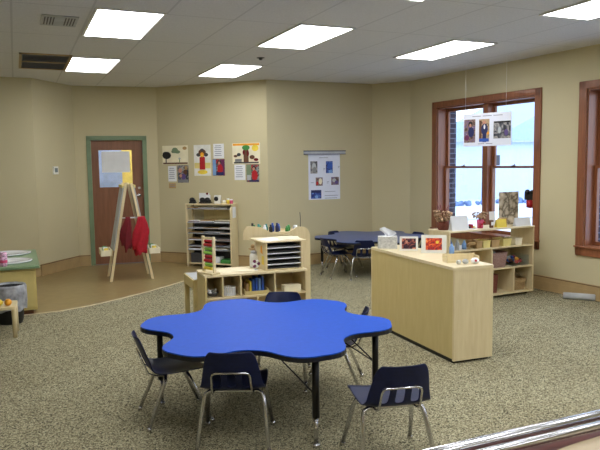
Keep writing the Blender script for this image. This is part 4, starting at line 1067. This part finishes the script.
b = B(); b.lathe([(.0405, .03), (.0412, .032), (.0412, .05), (.0405, .052)]); part_label(obj('band', b, 'pink', t), 'pink band')
t = thing('waste_bin', 'dark waste bin with a clear grey liner in front of the sink cabinet', 'bin', (-.12, 7.24, 0))
t.scale = (1.1, 1.1, 1.12)
b = B(); b.lathe([(0, 0), (.105, 0), (.115, .03), (.135, .34), (.13, .34), (.10, .006), (0, .006)]); obj('bin_body', b, 'black', t)
bm = bmesh.new(); rings = []
for j, (r, z) in enumerate([(.1305, .34), (.140, .36), (.148, .34), (.15, .28), (.154, .20), (.15, .13)]):
    rings.append([bm.verts.new(((r + (.006 * math.sin(k * 1.9 + j) if j else 0)) * math.cos(2 * PI * k / 40), (r + (.006 * math.sin(k * 1.9 + j) if j else 0)) * math.sin(2 * PI * k / 40), z + (.012 * math.sin(k * .9) if j == 5 else 0))) for k in range(40)])
for a, c in zip(rings, rings[1:]):
    for k in range(40): bm.faces.new((a[k], a[(k + 1) % 40], c[(k + 1) % 40], c[k])).smooth = True
bb = B(); bb.bm.free(); bb.bm = bm; o = obj('liner', bb, 'bag', t); part_label(o, 'crinkled grey clear liner')
t = thing('wooden_stool', 'low pale wooden stool at the left edge with toys on it', 'stool', (-.23, 6.72, 0), R(-3))
b = B(); b.prism(rounded(.40, .34, .04, x=-.22, y=-.17), .275, .30, 0, bev=.005); obj('seat', b, 'maple', t)
for x in (-.20, .135):
    for y in (-.15, .105): b = B(); b.tube([(x + .02, y + .02, .275), (x + .024, y + .02, .25), (x + .026, y + .02, 0)], .021, 0, 12); obj('leg', b, 'maple', t)
b = B(); b.ball((0, 0, .033), .033); single('toy_ball', b, 'orange', 'small orange ball on the wooden stool', 'ball', (-.125, 6.63, .30))
t = thing('toy_bee', 'yellow and black striped toy on the wooden stool', 'toy', (-.22, 6.66, .30))
b = B(); b.tube([(-.06, 0, .028), (-.03, 0, .03), (.03, 0, .03), (.05, 0, .028)], [.012, .03, .03, .012]); obj('body', b, 'yellow', t)
for x in (-.02, .015): b = B(); b.tube([(x - .006, 0, .03), (x + .006, 0, .03)], .0315, 0, 14); part_label(obj('stripe', b, 'black', t), 'black stripe')

# small rolled mat on the floor at the right wall
t = thing('rolled_mat', 'small grey rolled mat on the floor against the right wall', 'mat', (5.84, 5.44, 0), R(-50))
b = B(); b.tube([(-.14, 0, .04), (.2, 0, .04)], .038, 0, 18); obj('roll', b, 'lgrey', t); b = B(); b.tube([(-.142, 0, .04), (-.139, 0, .04)], .028, 0, 16); part_label(obj('core', b, 'skin', t), 'pinkish end')

# ------------------------------------------------------------------ railing and counter in the foreground
t = thing('chrome_railing', 'double chrome rail over reddish wood in the bottom right corner', 'railing', (0, 0, 0))
z = .85
for (y, r, nm) in ((1.337, .0165, 'upper'), (1.283, .0125, 'lower')):
    b = B(); b.tube([(.2, y, z), (1.0, y, z), (3.0, y + .01, z)], r, 0, 16); obj('rail_tube', b, 'chrome', t)
for x in (.5, 1.7, 2.9):
    b = B(); b.tube([(x, 1.337, 0), (x, 1.337, z)], .012); obj('post', b, 'chrome', t)
t = thing('counter', 'beige counter with rounded corner and reddish wood edge below the rail', 'counter', (0, 0, 0))
cp = [(1.02, -.2), (3.2, -.2), (3.2, 1.266), (1.62, 1.266), (1.48, 1.264), (1.36, 1.257), (1.26, 1.243), (1.18, 1.218), (1.11, 1.17), (1.06, 1.10), (1.03, 1.0), (1.02, .85)]
b = B(); b.prism(cp, .79, .832, 0); obj('countertop', b, 'beige_counter', t)
b = B(); ce = [(.6, 1.0), (1.02, 1.0), (1.05, 1.10), (1.10, 1.175), (1.17, 1.223), (1.26, 1.248), (1.36, 1.262), (1.48, 1.269), (3.2, 1.271), (3.2, 1.318), (.6, 1.318)]
b.prism(ce, .792, .815, 0); part_label(obj('edge_board', b, 'mahogany', t), 'reddish brown wooden edge')
b = B(); b.box(1.3, 3.2, .0, 1.2, 0, .79); obj('counter_body', b, 'beige_counter', t)

# ------------------------------------------------------------------ world, camera
wd = bpy.data.worlds.new('sky'); sc.world = wd; wd.use_nodes = True; nt = wd.node_tree; bg = nt.nodes['Background']
tc = nt.nodes.new('ShaderNodeTexCoord'); sp = nt.nodes.new('ShaderNodeSeparateXYZ'); nt.links.new(tc.outputs['Generated'], sp.inputs[0])
cr = nt.nodes.new('ShaderNodeValToRGB'); cr.color_ramp.elements[0].color = (.80, .88, 1, 1); cr.color_ramp.elements[1].color = (.62, .78, 1, 1); cr.color_ramp.elements[1].position = .8
nt.links.new(sp.outputs[2], cr.inputs[0]); nt.links.new(cr.outputs[0], bg.inputs['Color']); bg.inputs['Strength'].default_value = 3.6

cam = bpy.data.cameras.new('camera'); co = bpy.data.objects.new('camera', cam); COL.objects.link(co)
cam.sensor_width = 36; cam.lens = 36 * 646.54 / 600; cam.clip_start = .05; cam.clip_end = 300
r_ = Vector((.91555272, -.40197501, -.01339069)); u_ = Vector((.05011295, .08097819, .99545529)); f_ = Vector((.39906379, .91206284, -.09428395))
mt = Matrix((r_, u_, -f_)).transposed().to_4x4(); mt.translation = (0, 0, 1.60)
co.matrix_world = mt; sc.camera = co
vs = sc.view_settings; vs.view_transform = 'Standard'; vs.look = 'None'; vs.gamma = 1; vs.use_curve_mapping = False; vs.exposure = -0.07
sc.cycles.use_denoising = True; sc.cycles.max_bounces = 8; sc.cycles.diffuse_bounces = 5; sc.cycles.sample_clamp_indirect = 6
